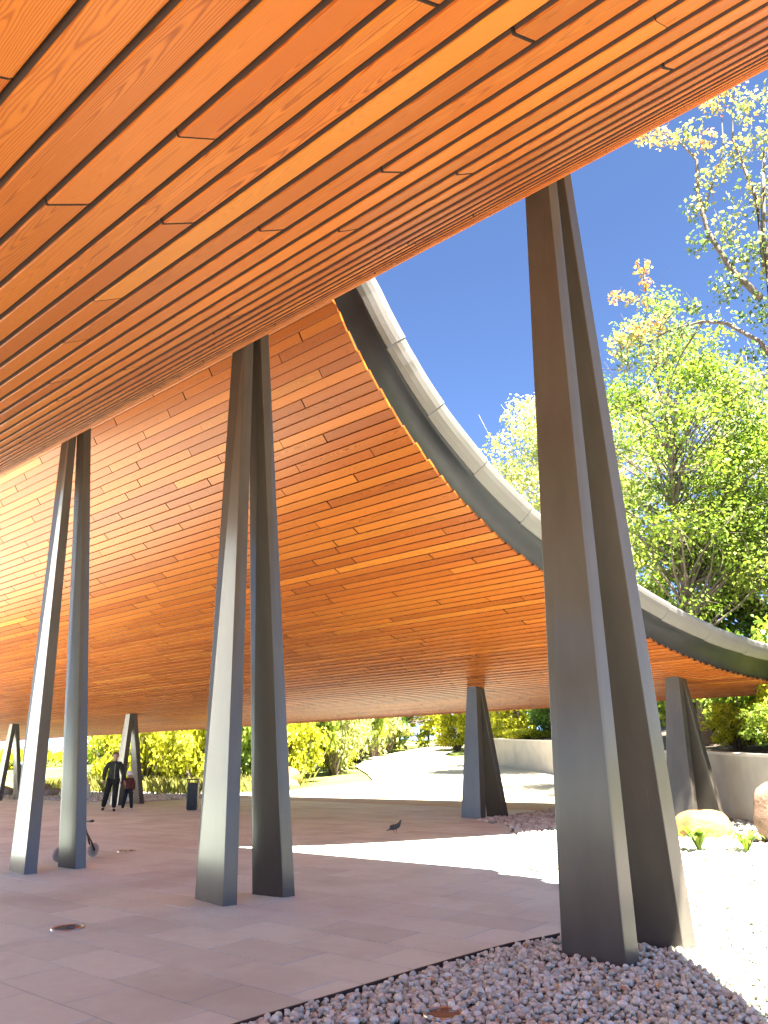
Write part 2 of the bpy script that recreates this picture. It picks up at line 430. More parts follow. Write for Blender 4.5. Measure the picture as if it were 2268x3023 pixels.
# roof body above the boards: dark backing and the metal roof skin
def shell(name, s_from, s_to, near, top=0.55):
    ss = np.arange(s_from, s_to + 0.01, 0.30); ss = np.append(ss[ss < s_to - 0.05], s_to)
    V = []
    for s in ss:
        y, z, t = prof(s); ny, nz = -math.sin(t), math.cos(t)
        e = 0.052
        xl, xr = float(x_left(y, near)) - 0.0, float(x_right(y, near)) - 0.16
        k = top
        if near and y > 6.9: k = top * 0.7
        for off in (e, k):
            V.append((xl - CP[0], y + ny * off - CP[1], z + nz * off)); V.append((xr - CP[0], y + ny * off - CP[1], z + nz * off))
    F = []; T = []
    m = len(ss)
    for i in range(m - 1):
        a = i * 4; b = a + 4
        F += [(a, a + 1, b + 1, b), (a + 2, b + 2, b + 3, a + 3), (a, b, b + 2, a + 2), (a + 1, a + 3, b + 3, b + 1)]; T += [0, 1, 0, 0]
    F += [(0, 2, 3, 1), (4 * m - 4, 4 * m - 3, 4 * m - 1, 4 * m - 2)]; T += [0, 0]
    o = mobj(name, V, F, DECK, canopy); o.data.materials.append(ROOFTOP)
    o.data.polygons.foreach_set('material_index', T); return o
shell('roof_deck', 0.0, S_CREST - 0.02, True)
shell('roof_deck', S_CREST + 0.02, PS[-1], False)

# metal edge: dark curved gutter channel, then overlapping pale fascia panels
GUT = simple('gutter_metal', (0.030, 0.033, 0.040), 0.38, 0.5, var=0.15, scale=3)
FASC = simple('fascia_metal', (0.165, 0.16, 0.155), 0.5, 0.2, var=0.05, scale=2)
LIP = simple('fascia_lip_metal', (0.62, 0.60, 0.57), 0.4, 0.2)
def frame_at(path, i):
    p = path[i]; t = path[min(i + 1, len(path) - 1)] - path[max(i - 1, 0)]; t /= np.linalg.norm(t)
    o = np.cross(t, [0, 0, 1.0]); o /= np.linalg.norm(o); u = np.cross(o, t); u /= np.linalg.norm(u)
    return p, o, u
def sweep(name, path, sec, mat, side=1, parent=canopy, smooth=True, closed=False):
    V = []; F = []; n = len(sec)
    for i in range(len(path)):
        p, o, u = frame_at(path, i)
        if u[2] < 0: u = -u
        for a, b in sec: V.append(p + o * a * side + u * b - CP)
    for i in range(len(path) - 1):
        for k in range(n if closed else n - 1):
            q = (k + 1) % n; F.append((i * n + k, i * n + q, (i + 1) * n + q, (i + 1) * n + k))
    if closed: F.append(tuple(range(n - 1, -1, -1))); F.append(tuple(range((len(path) - 1) * n, len(path) * n)))
    ob = mobj(name, V, F, mat, parent, smooth)
    if smooth:
        ob.data.polygons.foreach_set('use_smooth', np.ones(len(ob.data.polygons), dtype=bool))
        for e in ob.data.edges: pass
    return ob
def edge_path(s0, s1, near, step=0.22):
    out = []
    for s in np.arange(s0, s1, step):
        y, z, t = prof(s); out.append(np.array([float(x_right(y, near)), y, z]))
    return out
GUT_SEC = [(-0.06, 0.045), (-0.05, 0.09), (-0.02, 0.17), (0.03, 0.25), (0.10, 0.33), (0.18, 0.39), (0.26, 0.42), (0.24, 0.47), (0.10, 0.46), (-0.02, 0.36), (-0.10, 0.20), (-0.12, 0.06)]
FAS_SEC = [(0.245, 0.405), (0.272, 0.398), (0.335, 0.46), (0.392, 0.53), (0.432, 0.60), (0.452, 0.66), (0.452, 0.69), (0.435, 0.715), (0.38, 0.73), (0.20, 0.73), (0.18, 0.68), (0.37, 0.64), (0.32, 0.54)]
far_path = [p - np.array([0.05, 0, 0]) for p in edge_path(S_CREST + 0.06, PS[-1], False)]
sweep('gutter', far_path, GUT_SEC, GUT, 1, closed=True)
near_path = [p - np.array([0.05, 0, 0]) for p in edge_path(0.0, S_CREST - 0.05, True)]
sweep('gutter', near_path, GUT_SEC, GUT, 1, closed=True)
def panels(path, length=1.36):
    d = np.concatenate([[0], np.cumsum([np.linalg.norm(b - a) for a, b in zip(path[:-1], path[1:])])])
    P = np.array(path); s = 0.0; k = 0
    while s < d[-1] - 0.2:
        e = min(s + length, d[-1]); q = np.linspace(s + 0.004, e - 0.004, 8)
        sub = [np.array([np.interp(v, d, P[:, c]) for c in range(3)]) for v in q]
        # shingle lap: the lower end of each panel stands proud
        V = []; F = []; n = len(FAS_SEC)
        for i, p in enumerate(sub):
            ii = int(np.clip(np.searchsorted(d, q[i]), 1, len(path) - 2)); _, o, u = frame_at(path, ii)
            if u[2] < 0: u = -u
            lift = 0.012 * i / (len(sub) - 1)
            for a, b in FAS_SEC: V.append(p + o * (a + lift) + u * (b + lift) - CP)
        for i in range(len(sub) - 1):
            for c in range(n): F.append((i * n + c, i * n + (c + 1) % n, (i + 1) * n + (c + 1) % n, (i + 1) * n + c))
        F.append(tuple(range(n - 1, -1, -1))); F.append(tuple(range((len(sub) - 1) * n, len(sub) * n)))
        o = mobj('fascia_panel', V, F, FASC, canopy)
        s = e; k += 1
panels(far_path); panels(near_path, 1.6)
yc, zc, _ = prof(S_CREST)
crest_path = [np.array([x, CREST_Y + 0.02, zc + 0.02]) for x in np.arange(-7.25, -1.35, 0.5)]
V = []; F = []
for p in crest_path:
    for a, b in [(-0.30, -0.06), (0.10, -0.02), (0.16, 0.50), (-0.30, 0.55)]: V.append(np.array([p[0], p[1] + a, p[2] + b]) - CP)
for i in range(len(crest_path) - 1):
    for k in range(4): F.append((i * 4 + k, i * 4 + (k + 1) % 4, i * 4 + 4 + (k + 1) % 4, i * 4 + 4 + k))
mobj('ridge_fascia', V, F, FASC, canopy)

# ------------------------------------------------------------------ steel columns in A-shaped pairs
def q4(fl, fr, br):
    fl, fr, br = map(np.array, (fl, fr, br)); return [tuple(fl), tuple(fr), tuple(br), tuple(fl + br - fr)]
def twin_column(base1, top1, base2, top2, z0, z1, label, zb=-0.15, group='paired steel columns of the canopy'):
    """base/top: (front-left, front-right, back-right) plan corners of each leg at z=0 and at z=z0; run up to z1"""
    c = np.mean([base1[0], base1[1], base2[0], base2[1]], axis=0)
    root = empty('twin_column', (c[0], c[1], 0)); tag(root, label, 'column', group)
    for b, t in ((base1, top1), (base2, top2)):
        B = np.array([(*p, 0.0) for p in q4(*b)]); T = np.array([(*p, z0) for p in q4(*t)])
        lo = B + (T - B) * (zb / z0); hi = B + (T - B) * (z1 / z0); off = np.array([c[0], c[1], 0])
        m = MB(); m.hexa(lo - off, hi - off); o = m.build('leg', STEEL, root); bevel(o, 0.006, 2)
    return root
def shift(q, dx, dy=0.0): return [(a + dx, b + dy) for a, b in q]
twin_column([(-12.27, 5.80), (-11.60, 5.70), (-11.54, 5.86)], [(-12.74, 6.08), (-12.46, 6.08), (-12.41, 6.19)],
            [(-11.95, 6.38), (-11.49, 6.41), (-11.47, 6.57)], [(-12.55, 6.27), (-12.295, 6.27), (-12.245, 6.38)], 7.0, 7.75,
            'bright-lit tall steel column pair nearest the left edge, child bike behind it')
twin_column([(-7.86, 5.86), (-7.22, 5.75), (-7.165, 5.90)], [(-7.89, 6.08), (-7.615, 6.08), (-7.56, 6.19)],
            [(-7.56, 6.44), (-7.085, 6.49), (-7.05, 6.64)], [(-7.76, 6.27), (-7.495, 6.27), (-7.445, 6.385)], 7.0, 7.75,
            'tall grey steel column pair in the middle, standing on the paving')
twin_column([(-3.325, 5.945), (-2.783, 5.90), (-2.74, 6.04)], [(-3.117, 6.08), (-2.843, 6.08), (-2.796, 6.187)],
            [(-3.06, 6.60), (-2.627, 6.61), (-2.576, 6.755)], [(-3.00, 6.28), (-2.75, 6.28), (-2.715, 6.39)], 7.0, 7.75,
            'largest dark steel column pair, rising from the gravel at the right against the sky')
def short_pair(x, y, dx2, dy2, ztop, label, w=0.60, lean=0.0):
    b1 = [(x, y), (x + w, y - 0.03), (x + w + 0.03, y + 0.15)]
    b2 = [(x + dx2, y + dy2), (x + dx2 + w * 0.86, y + dy2 - 0.02), (x + dx2 + w * 0.86 + 0.03, y + dy2 + 0.15)]
    mx = x + w * 0.5 + dx2 * 0.45 + lean; my = y + dy2 * 0.5
    t1 = [(mx - 0.20, my - 0.16), (mx + 0.10, my - 0.16), (mx + 0.12, my + 0.0)]
    t2 = [(mx - 0.14, my + 0.01), (mx + 0.13, my + 0.01), (mx + 0.15, my + 0.16)]
    return twin_column(b1, t1, b2, t2, 2.95, ztop, label)
short_pair(-11.72, 16.55, 0.34, 0.62, 3.16, 'short A-shaped steel column pair under the low far edge, right of the pigeon')
short_pair(-6.86, 17.20, 0.42, 0.68, 3.10, 'short A-shaped steel column pair half in sun, beside the yellow boulder')
short_pair(-26.65, 15.95, 0.12, 0.85, 3.16, 'short dark A-shaped column pair directly behind the child')
short_pair(-35.6, 15.75, 0.10, 0.85, 3.16, 'short dark A-shaped column pair at the far left edge')

# ------------------------------------------------------------------ ground
def terrain(X, Y): return np.clip((np.asarray(Y) - 23.0) * 0.06, 0.0, 3.2)
WALL = [(-1.2, 12.6), (-3.2, 15.2), (-5.32, 17.85), (-6.9, 19.8), (-9.5, 23.0), (-13.0, 27.6), (-17.7, 32.2), (-21.3, 34.9), (-24.4, 37.6)]
def grid(x0, x1, y0, y1, nx, ny, zf, jit=0.0):
    xs = np.linspace(x0, x1, nx); ys = np.linspace(y0, y1, ny); X, Y = np.meshgrid(xs, ys); Z = zf(X, Y)
    V = np.stack([X.ravel(), Y.ravel(), Z.ravel()], 1); idx = np.arange(nx * ny).reshape(ny, nx)
    F = np.stack([idx[:-1, :-1].ravel(), idx[:-1, 1:].ravel(), idx[1:, 1:].ravel(), idx[1:, :-1].ravel()], 1)
    return V, F
def lawn_material():
    t = NT('lawn'); P = t.node('ShaderNodeNewGeometry').outputs['Position']
    n = t.noise(P, 0.25, 4, 0.6); n2 = t.noise(P, 30.0, 3, 0.7)
    c = t.ramp(n, [(0.3, (0.10, 0.14, 0.022)), (0.5, (0.17, 0.19, 0.035)), (0.7, (0.26, 0.25, 0.075))])
    c = t.mix(t.math('MULTIPLY', n2, 0.5), c, t.mix(1.0, c, (0.5, 0.55, 0.45), 'MULTIPLY'))
    t.set(Base_Color=c, Roughness=0.9); t.bump(n2, 0.6, 0.05); return t.m
LAWN = lawn_material()
xs = np.array([-420.0, 380.0]); ys_ = np.array([-300.0, 0.0, 23.0, 23.0 + 3.2 / 0.06, 700.0]); X, Y = np.meshgrid(xs, ys_)
V = np.stack([X.ravel(), Y.ravel(), (terrain(X, Y) - 0.09).ravel()], 1); F = np.array([(2 * i, 2 * i + 1, 2 * i + 3, 2 * i + 2) for i in range(4)])
tag(mobj('ground', V, F, LAWN), kind='structure')

def sand_material():
    t = NT('sand_path'); P = t.node('ShaderNodeNewGeometry').outputs['Position']
    n = t.noise(P, 1.2, 4, 0.6); n2 = t.noise(P, 90.0, 3, 0.7)
    c = t.ramp(n, [(0.3, (0.44, 0.385, 0.28)), (0.7, (0.52, 0.455, 0.33))])
    c = t.mix(t.math('MULTIPLY', n2, 0.35), c, t.mix(1.0, c, (0.7, 0.68, 0.64), 'MULTIPLY'))
    t.set(Base_Color=c, Roughness=0.9); t.bump(n2, 0.3, 0.01); return t.m
SAND = sand_material()
# earth-coloured path that climbs between the planting and the wall
def strip(name, left, right, mat, dz=0.0, kind='structure'):
    V = []; F = []
    for (a, b) in zip(left, right):
        for k in range(5):
            q = k / 4; x = a[0] * (1 - q) + b[0] * q; y = a[1] * (1 - q) + b[1] * q; V.append((x, y, float(terrain(x, y)) + dz))
    for i in range(len(left) - 1):
        for k in range(4): F.append((i * 5 + k, i * 5 + k + 1, (i + 1) * 5 + k + 1, (i + 1) * 5 + k))
    o = mobj(name, V, F, mat); tag(o, kind=kind); return o
strip('path', [(-27.5, 21.0), (-26.2, 23.0), (-24.6, 24.2), (-24.4, 26.5), (-25.5, 29), (-29, 32.5), (-34.5, 37.5), (-40, 45), (-44, 56), (-52, 72), (-62, 95)],
      [(-6.2, 18.9), (-7.2, 20.4), (-8.3, 21.7), (-9.6, 23.3), (-13.2, 28.0), (-17.8, 32.4), (-21.4, 35.1), (-24.5, 37.8), (-34.2, 46.4), (-42, 62), (-48, 90)], SAND, 0.004)

strip('gravel_border', [(-60, 21.0), (-46, 21.0), (-36, 21.0), (-27.5, 21.0), (-25.6, 23.0), (-23.6, 24.6), (-23.2, 26.8)],
      [(-60, 22.6), (-46, 22.7), (-36, 22.9), (-30.0, 23.4), (-27.4, 24.4), (-25.6, 26.0), (-25.0, 28.0)], simple('white_gravel', (0.55, 0.53, 0.49), 0.95, scale=25, var=0.3, bump=0.6), 0.010)
# paving slabs under the canopy
BED = [(-4.17, -6.0), (-4.15, 1.0), (-4.10, 3.42), (-4.04, 4.05), (-3.95, 5.2), (-3.85, 6.0), (-3.67, 6.57), (-3.78, 7.5), (-4.5, 8.9), (-6.1, 10.0), (-7.1, 11.2), (-8.3, 13.6), (-9.8, 15.5), (-11.2, 16.2)]
BX = np.array([p[0] for p in BED]); BY = np.array([p[1] for p in BED])
def bed_x(y): return np.interp(y, BY, BX)
V, F = grid(-52, 0.0, -12.6, 21.2, 2, 2, lambda X, Y: X * 0 - 0.02)
tag(mobj('paving_bed', V, F, JOINT), kind='structure')
SX, SY, JG = 0.90, 0.50, 0.012
cells = []
for r in range(-26, 44):
    y0 = 3.47 + r * SY - 3.0; y1 = y0 + SY
    if y1 > 21.3: continue
    off = (0.0, 0.45, 0.18, 0.63)[r % 4] + 0.05
    for k in range(-70, 8):
        x0 = -5.85 + off + k * SX - 1.8; x1 = x0 + SX
        if x1 < -52: continue
        if y0 > 16.6 and x1 > -40 and False: continue
        lim0, lim1 = float(bed_x(y0)), float(bed_x(y1))
        if y0 >= 16.2: lim0 = lim1 = -11.0
        if x0 > max(lim0, lim1) - 0.05: continue
        cells.append((x0, x1, y0, y1, lim0, lim1))
def slab_quad(c):
    x0, x1, y0, y1, l0, l1 = c; g = JG / 2
    return [(x0 + g, y0 + g), (max(x0 + g + .02, min(x1 - g, l0 - 0.012)), y0 + g), (max(x0 + g + .02, min(x1 - g, l1 - 0.012)), y1 - g), (x0 + g, y1 - g)]
slab_full = MB(); w, d = SX - JG, SY - JG
def slab_geo(q, ch=0.003, t=0.03):
    c = np.mean(np.array(q), axis=0); inn = [tuple(np.array(p) + (c - np.array(p)) / max(np.linalg.norm(c - np.array(p)), 1e-3) * ch * 1.4) for p in q]
    V = [(a, b, -t) for a, b in q] + [(a, b, -ch * 0.8) for a, b in q] + [(a, b, 0.0) for a, b in inn]
    F = [(0, 1, 5, 4), (1, 2, 6, 5), (2, 3, 7, 6), (3, 0, 4, 7), (4, 5, 9, 8), (5, 6, 10, 9), (6, 7, 11, 10), (7, 4, 8, 11), (8, 9, 10, 11)]
    return V, F
Vs, Fs = slab_geo([(0, 0), (w, 0), (w, d), (0, d)]); me_slab = bpy.data.meshes.new('slab'); me_slab.from_pydata(Vs, [], Fs); me_slab.materials.append(PAVE); me_slab.update()
paving = empty('paving', (-8, 6, 0)); tag(paving, kind='structure')
C2 = np.array([[(c[0] + c[1]) / 2, (c[2] + c[3]) / 2, 0.0] for c in cells]); sx, sy, sd = project(C2)
vis = (sd > 0.5) & (sx > -60) & (sx < 2300) & (sy < 3120)
rank = np.where(vis, sd, 1e6).argsort()[:300]; rank = set(int(i) for i in rank)
rv = []; rf = []; rr = []
for i, c in enumerate(cells):
    q = slab_quad(c); full = abs((q[1][0] - q[0][0]) - w) < 1e-3 and abs((q[2][0] - q[3][0]) - w) < 1e-3
    dz = rb.uniform(-0.0012, 0.0012)
    if i in rank:
        if full: o = bpy.data.objects.new('slab', me_slab); o.location = (q[0][0] + 8, q[0][1] - 6, dz); link(o, paving)
        else:
            Vq, Fq = slab_geo(q); o = mobj('slab', [(a + 8, b - 6, z + dz) for a, b, z in Vq], Fq, PAVE, paving)
    else:
        Vq, Fq = slab_geo(q); b0 = len(rv); rv += [(a + 8, b - 6, z + dz) for a, b, z in Vq]; rf += [tuple(k + b0 for k in f) for f in Fq]; rr += [rb.random()] * len(Fq)
o = mobj('slabs', rv, rf, PAVE, paving, attr={'brnd': rr}); tag(o, kind='stuff')

# pale building added out of view; its sunlit front reflects in the left columns
PALE = simple('pale_render', (0.66, 0.63, 0.58), 0.7, scale=0.8, var=0.05); DGL = simple('dark_glazing', (0.03, 0.035, 0.04), 0.1)
bd = empty('reflector_building', (-62, 2, 0)); tag(bd, 'pale plastered building added beyond the left edge to reflect in the left columns', 'building')
m = MB(); m.box((-4, 0, 11.0), (8, 30, 22.2)); m.build('wall', PALE, bd)
m = MB(); m.box((-4, 0, 22.3), (9, 31, 0.35)); m.build('roof', ROOFTOP, bd)
for k in range(7):
    m = MB(); m.box((0.02, -12 + k * 4, 1.4), (0.10, 1.3, 2.3)); m.build('window', DGL, bd)
# open plaza beyond the slabs
V = [(-160, -60, -0.05), (-52, -60, -0.05), (-52, 16, -0.05), (-160, 16, -0.05), (12, -60, -0.05), (12, -12.6, -0.05), (-52, -12.6, -0.05)]
tag(mobj('plaza', V, [(0, 1, 6, 2, 3), (1, 4, 5, 6)], PAVE), kind='structure')
# dark steel edging strip between paving and gravel
EDGE = simple('edging_steel', (0.055, 0.052, 0.05), 0.5, 0.4)
pts = [(bed_x(y), y) for y in np.concatenate([np.arange(-2, 6.6, 0.35), np.arange(6.6, 7.7, 0.35)])]
m = MB()
for i in range(len(pts) - 1):
    (x0, y0), (x1, y1) = pts[i], pts[i + 1]
    m.hexa([(x0 - .004, y0, -0.1), (x0 + .010, y0, -0.1), (x1 + .010, y1, -0.1), (x1 - .004, y1, -0.1)], [(x0 - .004, y0, 0.012), (x0 + .010, y0, 0.012), (x1 + .010, y1, 0.012), (x1 - .004, y1, 0.012)])
tag(m.build('metal_edging', EDGE), 'thin dark steel strip edging the paving against the gravel', 'edging')

# gravel bed
GRAVB = simple('gravel_base', (0.42, 0.385, 0.33), 0.95, scale=40, var=0.35, bump=0.5)
ys = np.concatenate([np.arange(-8, 16.3, 0.6), [16.2]])
lf = [(float(bed_x(y)) + 0.012, y) for y in np.sort(ys)] 
V = []; F = []
for i, (x, y) in enumerate(lf):
    V += [(x, y, -0.045), (9.0, y, -0.045)]
for i in range(len(lf) - 1): F.append((2 * i, 2 * i + 1, 2 * i + 3, 2 * i + 2))
b = len(V); V += [(-11.0, 16.2, -0.035), (9, 16.2, -0.035), (9, 22, -0.035), (-11.0, 22, -0.035)]; F.append((b, b + 1, b + 2, b + 3))
b = len(V); V += [(-48.0, 16.9, 0.012), (-27.0, 16.9, 0.012), (-27.0, 21.4, 0.012), (-48.0, 21.4, 0.012)]; F.append((b, b + 1, b + 2, b + 3))
tag(mobj('gravel_ground', V, F, GRAVB), kind='structure')

def ico(sub):
    t = (1 + 5 ** .5) / 2
    V = np.array([(-1, t, 0), (1, t, 0), (-1, -t, 0), (1, -t, 0), (0, -1, t), (0, 1, t), (0, -1, -t), (0, 1, -t), (t, 0, -1), (t, 0, 1), (-t, 0, -1), (-t, 0, 1)], float)
    V /= np.linalg.norm(V[0])
    F = [(0, 11, 5), (0, 5, 1), (0, 1, 7), (0, 7, 10), (0, 10, 11), (1, 5, 9), (5, 11, 4), (11, 10, 2), (10, 7, 6), (7, 1, 8), (3, 9, 4), (3, 4, 2), (3, 2, 6), (3, 6, 8), (3, 8, 9), (4, 9, 5), (2, 4, 11), (6, 2, 10), (8, 6, 7), (9, 8, 1)]
    for _ in range(sub):
        V = list(map(tuple, V)); mid = {}; G = []
        def mp(a, b):
            k = (min(a, b), max(a, b))
            if k not in mid: p = (np.array(V[a]) + np.array(V[b])); V.append(tuple(p / np.linalg.norm(p))); mid[k] = len(V) - 1
            return mid[k]
        for a, b_, c in F: x, y, z = mp(a, b_), mp(b_, c), mp(c, a); G += [(a, x, z), (b_, y, x), (c, z, y), (x, y, z)]
        F = G; V = np.array(V)
    return np.array(V), np.array(F)
def rot_mats(n, tilt):
    a = rng.uniform(0, 2 * np.pi, n); b = rng.normal(0, tilt, n); c = rng.normal(0, tilt, n)
    ca, sa, cb, sb, cc, sc = np.cos(a), np.sin(a), np.cos(b), np.sin(b), np.cos(c), np.sin(c)
    Rz = np.zeros((n, 3, 3)); Rz[:, 0, 0] = ca; Rz[:, 0, 1] = -sa; Rz[:, 1, 0] = sa; Rz[:, 1, 1] = ca; Rz[:, 2, 2] = 1
    Rx = np.zeros((n, 3, 3)); Rx[:, 0, 0] = 1; Rx[:, 1, 1] = cb; Rx[:, 1, 2] = -sb; Rx[:, 2, 1] = sb; Rx[:, 2, 2] = cb
    Ry = np.zeros((n, 3, 3)); Ry[:, 1, 1] = 1; Ry[:, 0, 0] = cc; Ry[:, 0, 2] = sc; Ry[:, 2, 0] = -sc; Ry[:, 2, 2] = cc
    return Rz @ Rx @ Ry
def stones(P, size, sub):
    n = len(P); V0, F0 = ico(sub); k = len(V0)
    ax = rng.normal(0, 1, (n, 3, 3)); ax /= np.linalg.norm(ax, axis=2, keepdims=True)
    cut = 1 - rng.uniform(0.0, 0.42, (n, 3))
    V = np.repeat(V0[None], n, 0) * (1 + rng.normal(0, 0.07, (n, k, 1)))
    for q in range(3):                                     # flatten facets so pebbles are not round balls
        dd = np.einsum('nkc,nc->nk', V, ax[:, q]); ex = np.clip(dd - cut[:, q:q + 1], 0, None); V -= ex[..., None] * ax[:, q][:, None]
    sc = np.stack([rng.uniform(0.85, 1.35, n), rng.uniform(0.7, 1.0, n), rng.uniform(0.6, 1.0, n)], 1) * size[:, None]
    V = np.einsum('nij,nkj->nki', rot_mats(n, 0.35), V * sc[:, None]) + P[:, None]
    F = F0[None] + (np.arange(n) * k)[:, None, None]
    return V.reshape(-1, 3), F.reshape(-1, 3), np.repeat(rng.beta(2.2, 1.8, n), len(F0))
def scatter(x0, x1, y0, y1, dens, keep):
    n = int((x1 - x0) * (y1 - y0) * dens); g = 1 / math.sqrt(dens)
    gx, gy = np.meshgrid(np.arange(x0, x1, g), np.arange(y0, y1, g)); P = np.stack([gx.ravel(), gy.ravel()], 1) + rng.uniform(-.5, .5, (gx.size, 2)) * g
    return P[keep(P)]
def in_bed(P):
    k = (P[:, 0] > bed_x(P[:, 1]) + 0.03) & (P[:, 1] < 16.25)
    return k | ((P[:, 1] >= 16.25) & (P[:, 0] > -11.0))
def frame_ok(P, mg=260):
    x, y, dd = project(np.column_stack([P, np.zeros(len(P))])); return (dd > 0.5) & (x > -mg) & (x < 2268 + mg * 1.6) & (y < 3023 + mg)
wallx = np.array(WALL)
def before_wall(P): return P[:, 0] < 99
parts = []
P = scatter(-4.2, 1.0, 3.0, 7.2, 820, lambda p: in_bed(p) & frame_ok(p)); n = len(P)
lights_xy = [(-3.22, 4.27)]
P = P[np.hypot(P[:, 0] + 3.22, P[:, 1] - 4.27) > 0.115]; n = len(P)
parts.append(stones(np.column_stack([P, rng.uniform(-0.03, 0.010, n)]), np.clip(rng.lognormal(-3.93, 0.22, n), 0.011, 0.034), 1))
P = scatter(-7.4, 1.6, 7.2, 11.5, 430, lambda p: in_bed(p) & frame_ok(p)); n = len(P)
parts.append(stones(np.column_stack([P, rng.uniform(-0.03, 0.010, n)]), np.clip(rng.lognormal(-3.72, 0.22, n), 0.014, 0.04), 0))
P = scatter(-11.2, 2.0, 11.5, 20.5, 105, lambda p: in_bed(p) & frame_ok(p)); n = len(P)
parts.append(stones(np.column_stack([P, rng.uniform(-0.02, 0.012, n)]), rng.uniform(0.035, 0.065, n), 0))
P = scatter(-46, -27.2, 17.0, 21.3, 40, lambda p: frame_ok(p)); n = len(P)
parts.append(stones(np.column_stack([P, rng.uniform(0.0, 0.04, n)]), rng.uniform(0.04, 0.09, n), 0))
V = []; F = []; A = []; b = 0
for v, f, a in parts: V.append(v); F.append(f + b); A.append(a); b += len(v)
gr = mobj('gravel', np.concatenate(V), np.concatenate(F), STONE, smooth=True, attr={'rnd': np.concatenate(A)})
tag(gr, 'loose pale grey and cream pebbles of the gravel bed', 'gravel', kind='stuff')

# planted bank held by the concrete wall
def wall_material():
    t = NT('wall_concrete'); P = t.node('ShaderNodeNewGeometry').outputs['Position']
    n = t.noise(P, 1.6, 4, 0.6); st = t.noise(t.mapping(P, (3.0, 3.0, 0.25)), 1.0, 3, 0.6); f = t.noise(P, 70, 3, 0.6)
    c = t.ramp(n, [(0.3, (0.34, 0.325, 0.30)), (0.7, (0.42, 0.405, 0.38))])
    c = t.mix(t.math('MULTIPLY', st, 0.45), c, t.mix(1.0, c, (0.70, 0.58, 0.45), 'MULTIPLY'))
    t.set(Base_Color=c, Roughness=0.8); t.bump(f, 0.15, 0.005); return t.m
WALLM = wall_material()
wl_ = empty('retaining_wall', (-9.5, 23, 0)); tag(wl_, 'low curved concrete retaining wall holding back the planted bank', 'wall')
V = []; F = []
W3 = []
for i in range(len(WALL) - 1):
    for q in np.linspace(0, 1, 5)[:-1]: W3.append(np.array(WALL[i]) * (1 - q) + np.array(WALL[i + 1]) * q)
W3.append(np.array(WALL[-1])); W3 = np.array(W3)
tn = np.gradient(W3, axis=0); tn /= np.linalg.norm(tn, axis=1, keepdims=True); nb = np.column_stack([tn[:, 1], -tn[:, 0]])     # to the bank side
WT = np.interp(W3[:, 1], [12, 17.9, 20, 30, 46], [1.26, 1.36, 1.45, 1.42, 1.36])
def wall_sweep(name, o0, o1, zlo, zhi, mat):
    V = []; F = []
    for i, p in enumerate(W3):
        z = float(terrain(p[0], p[1])); top = z + WT[i]
        for (o, h) in ((o0, zlo), (o1, zlo), (o1, zhi), (o0, zhi)):
            hh = top + h if h > -0.5 else z + h + 0.0
            V.append((p[0] + nb[i, 0] * o + 9.5, p[1] + nb[i, 1] * o - 23, hh))
    for i in range(len(W3) - 1):
        for k in range(4): F.append((i * 4 + k, i * 4 + (k + 1) % 4, (i + 1) * 4 + (k + 1) % 4, (i + 1) * 4 + k))
    n4 = (len(W3) - 1) * 4; F += [(3, 2, 1, 0), (n4, n4 + 1, n4 + 2, n4 + 3)]
    return mobj(name, V, F, mat, wl_)
wall_sweep('wall_face', 0.0, 0.25, -0.6, -0.05, WALLM)
COPE = simple('coping_stone', (0.50, 0.47, 0.43), 0.7, scale=5)
wall_sweep('coping', -0.02, 0.30, -0.047, 0.01, COPE)
SOIL = simple('planting_soil', (0.075, 0.055, 0.035), 0.95, scale=12, var=0.4, bump=0.6)
V = []; F = []
DS = [0.26, 1.0, 2.5, 6, 12, 25, 60]
def bank_z(i, d): return float(terrain(W3[i, 0], W3[i, 1])) + WT[i] - 0.10 + 0.10 * min(d, 14) + 0.02 * max(0, d - 14)
for i, p in enumerate(W3):
    for d in DS: V.append((p[0] + nb[i, 0] * d, p[1] + nb[i, 1] * d, bank_z(i, d)))
nd = len(DS)
for i in range(len(W3) - 1):
    for k in range(nd - 1): F.append((i * nd + k, i * nd + k + 1, (i + 1) * nd + k + 1, (i + 1) * nd + k))
tag(mobj('planted_bank', V, F, SOIL, smooth=True), kind='structure')
def bank_point(t, d):
    """t: index along the wall samples, d: metres behind the wall"""
    i = int(np.clip(round(t), 0, len(W3) - 1)); return (W3[i, 0] + nb[i, 0] * d, W3[i, 1] + nb[i, 1] * d, bank_z(i, d))

# ------------------------------------------------------------------ vegetation
def leaves(C_, Rr, n, size, flat=0.75, up=0.35, shell=0.55, bias=0.5, spread=0.22):
    """leaf quads spread through one clump; returns verts (n*4,3), face colour value"""
    C_ = np.asarray(C_, float); R3 = np.array([Rr, Rr, Rr * flat])
    d = rng.normal(0, 1, (n, 3)); d /= np.linalg.norm(d, axis=1, keepdims=True)
    r = rng.uniform(0, 1, n) ** (1 / 3.0); r = shell + (1 - shell) * r if shell < 1 else r
    r = np.where(rng.uniform(0, 1, n) < 0.35, rng.uniform(0.1, 1.0, n), r) * rng.uniform(0.8, 1.18, n)
    P = C_ + d * r[:, None] * R3
    nrm = d * 0.5 + rng.normal(0, 0.6, (n, 3)) + np.array([0, 0, up]); nrm /= np.linalg.norm(nrm, axis=1, keepdims=True)
    a = np.cross(nrm, rng.normal(0, 1, (n, 3))); a /= np.linalg.norm(a, axis=1, keepdims=True); b = np.cross(nrm, a)
    s = size * rng.uniform(0.6, 1.3, n)[:, None]
    V = np.stack([P - a * s * 0.5, P + b * s * 0.36 + nrm * s * 0.10, P + a * s * 0.5, P - b * s * 0.36 + nrm * s * 0.10], 1)
    col = np.clip(bias + rng.normal(0, spread, n), 0, 1)
    return V, col
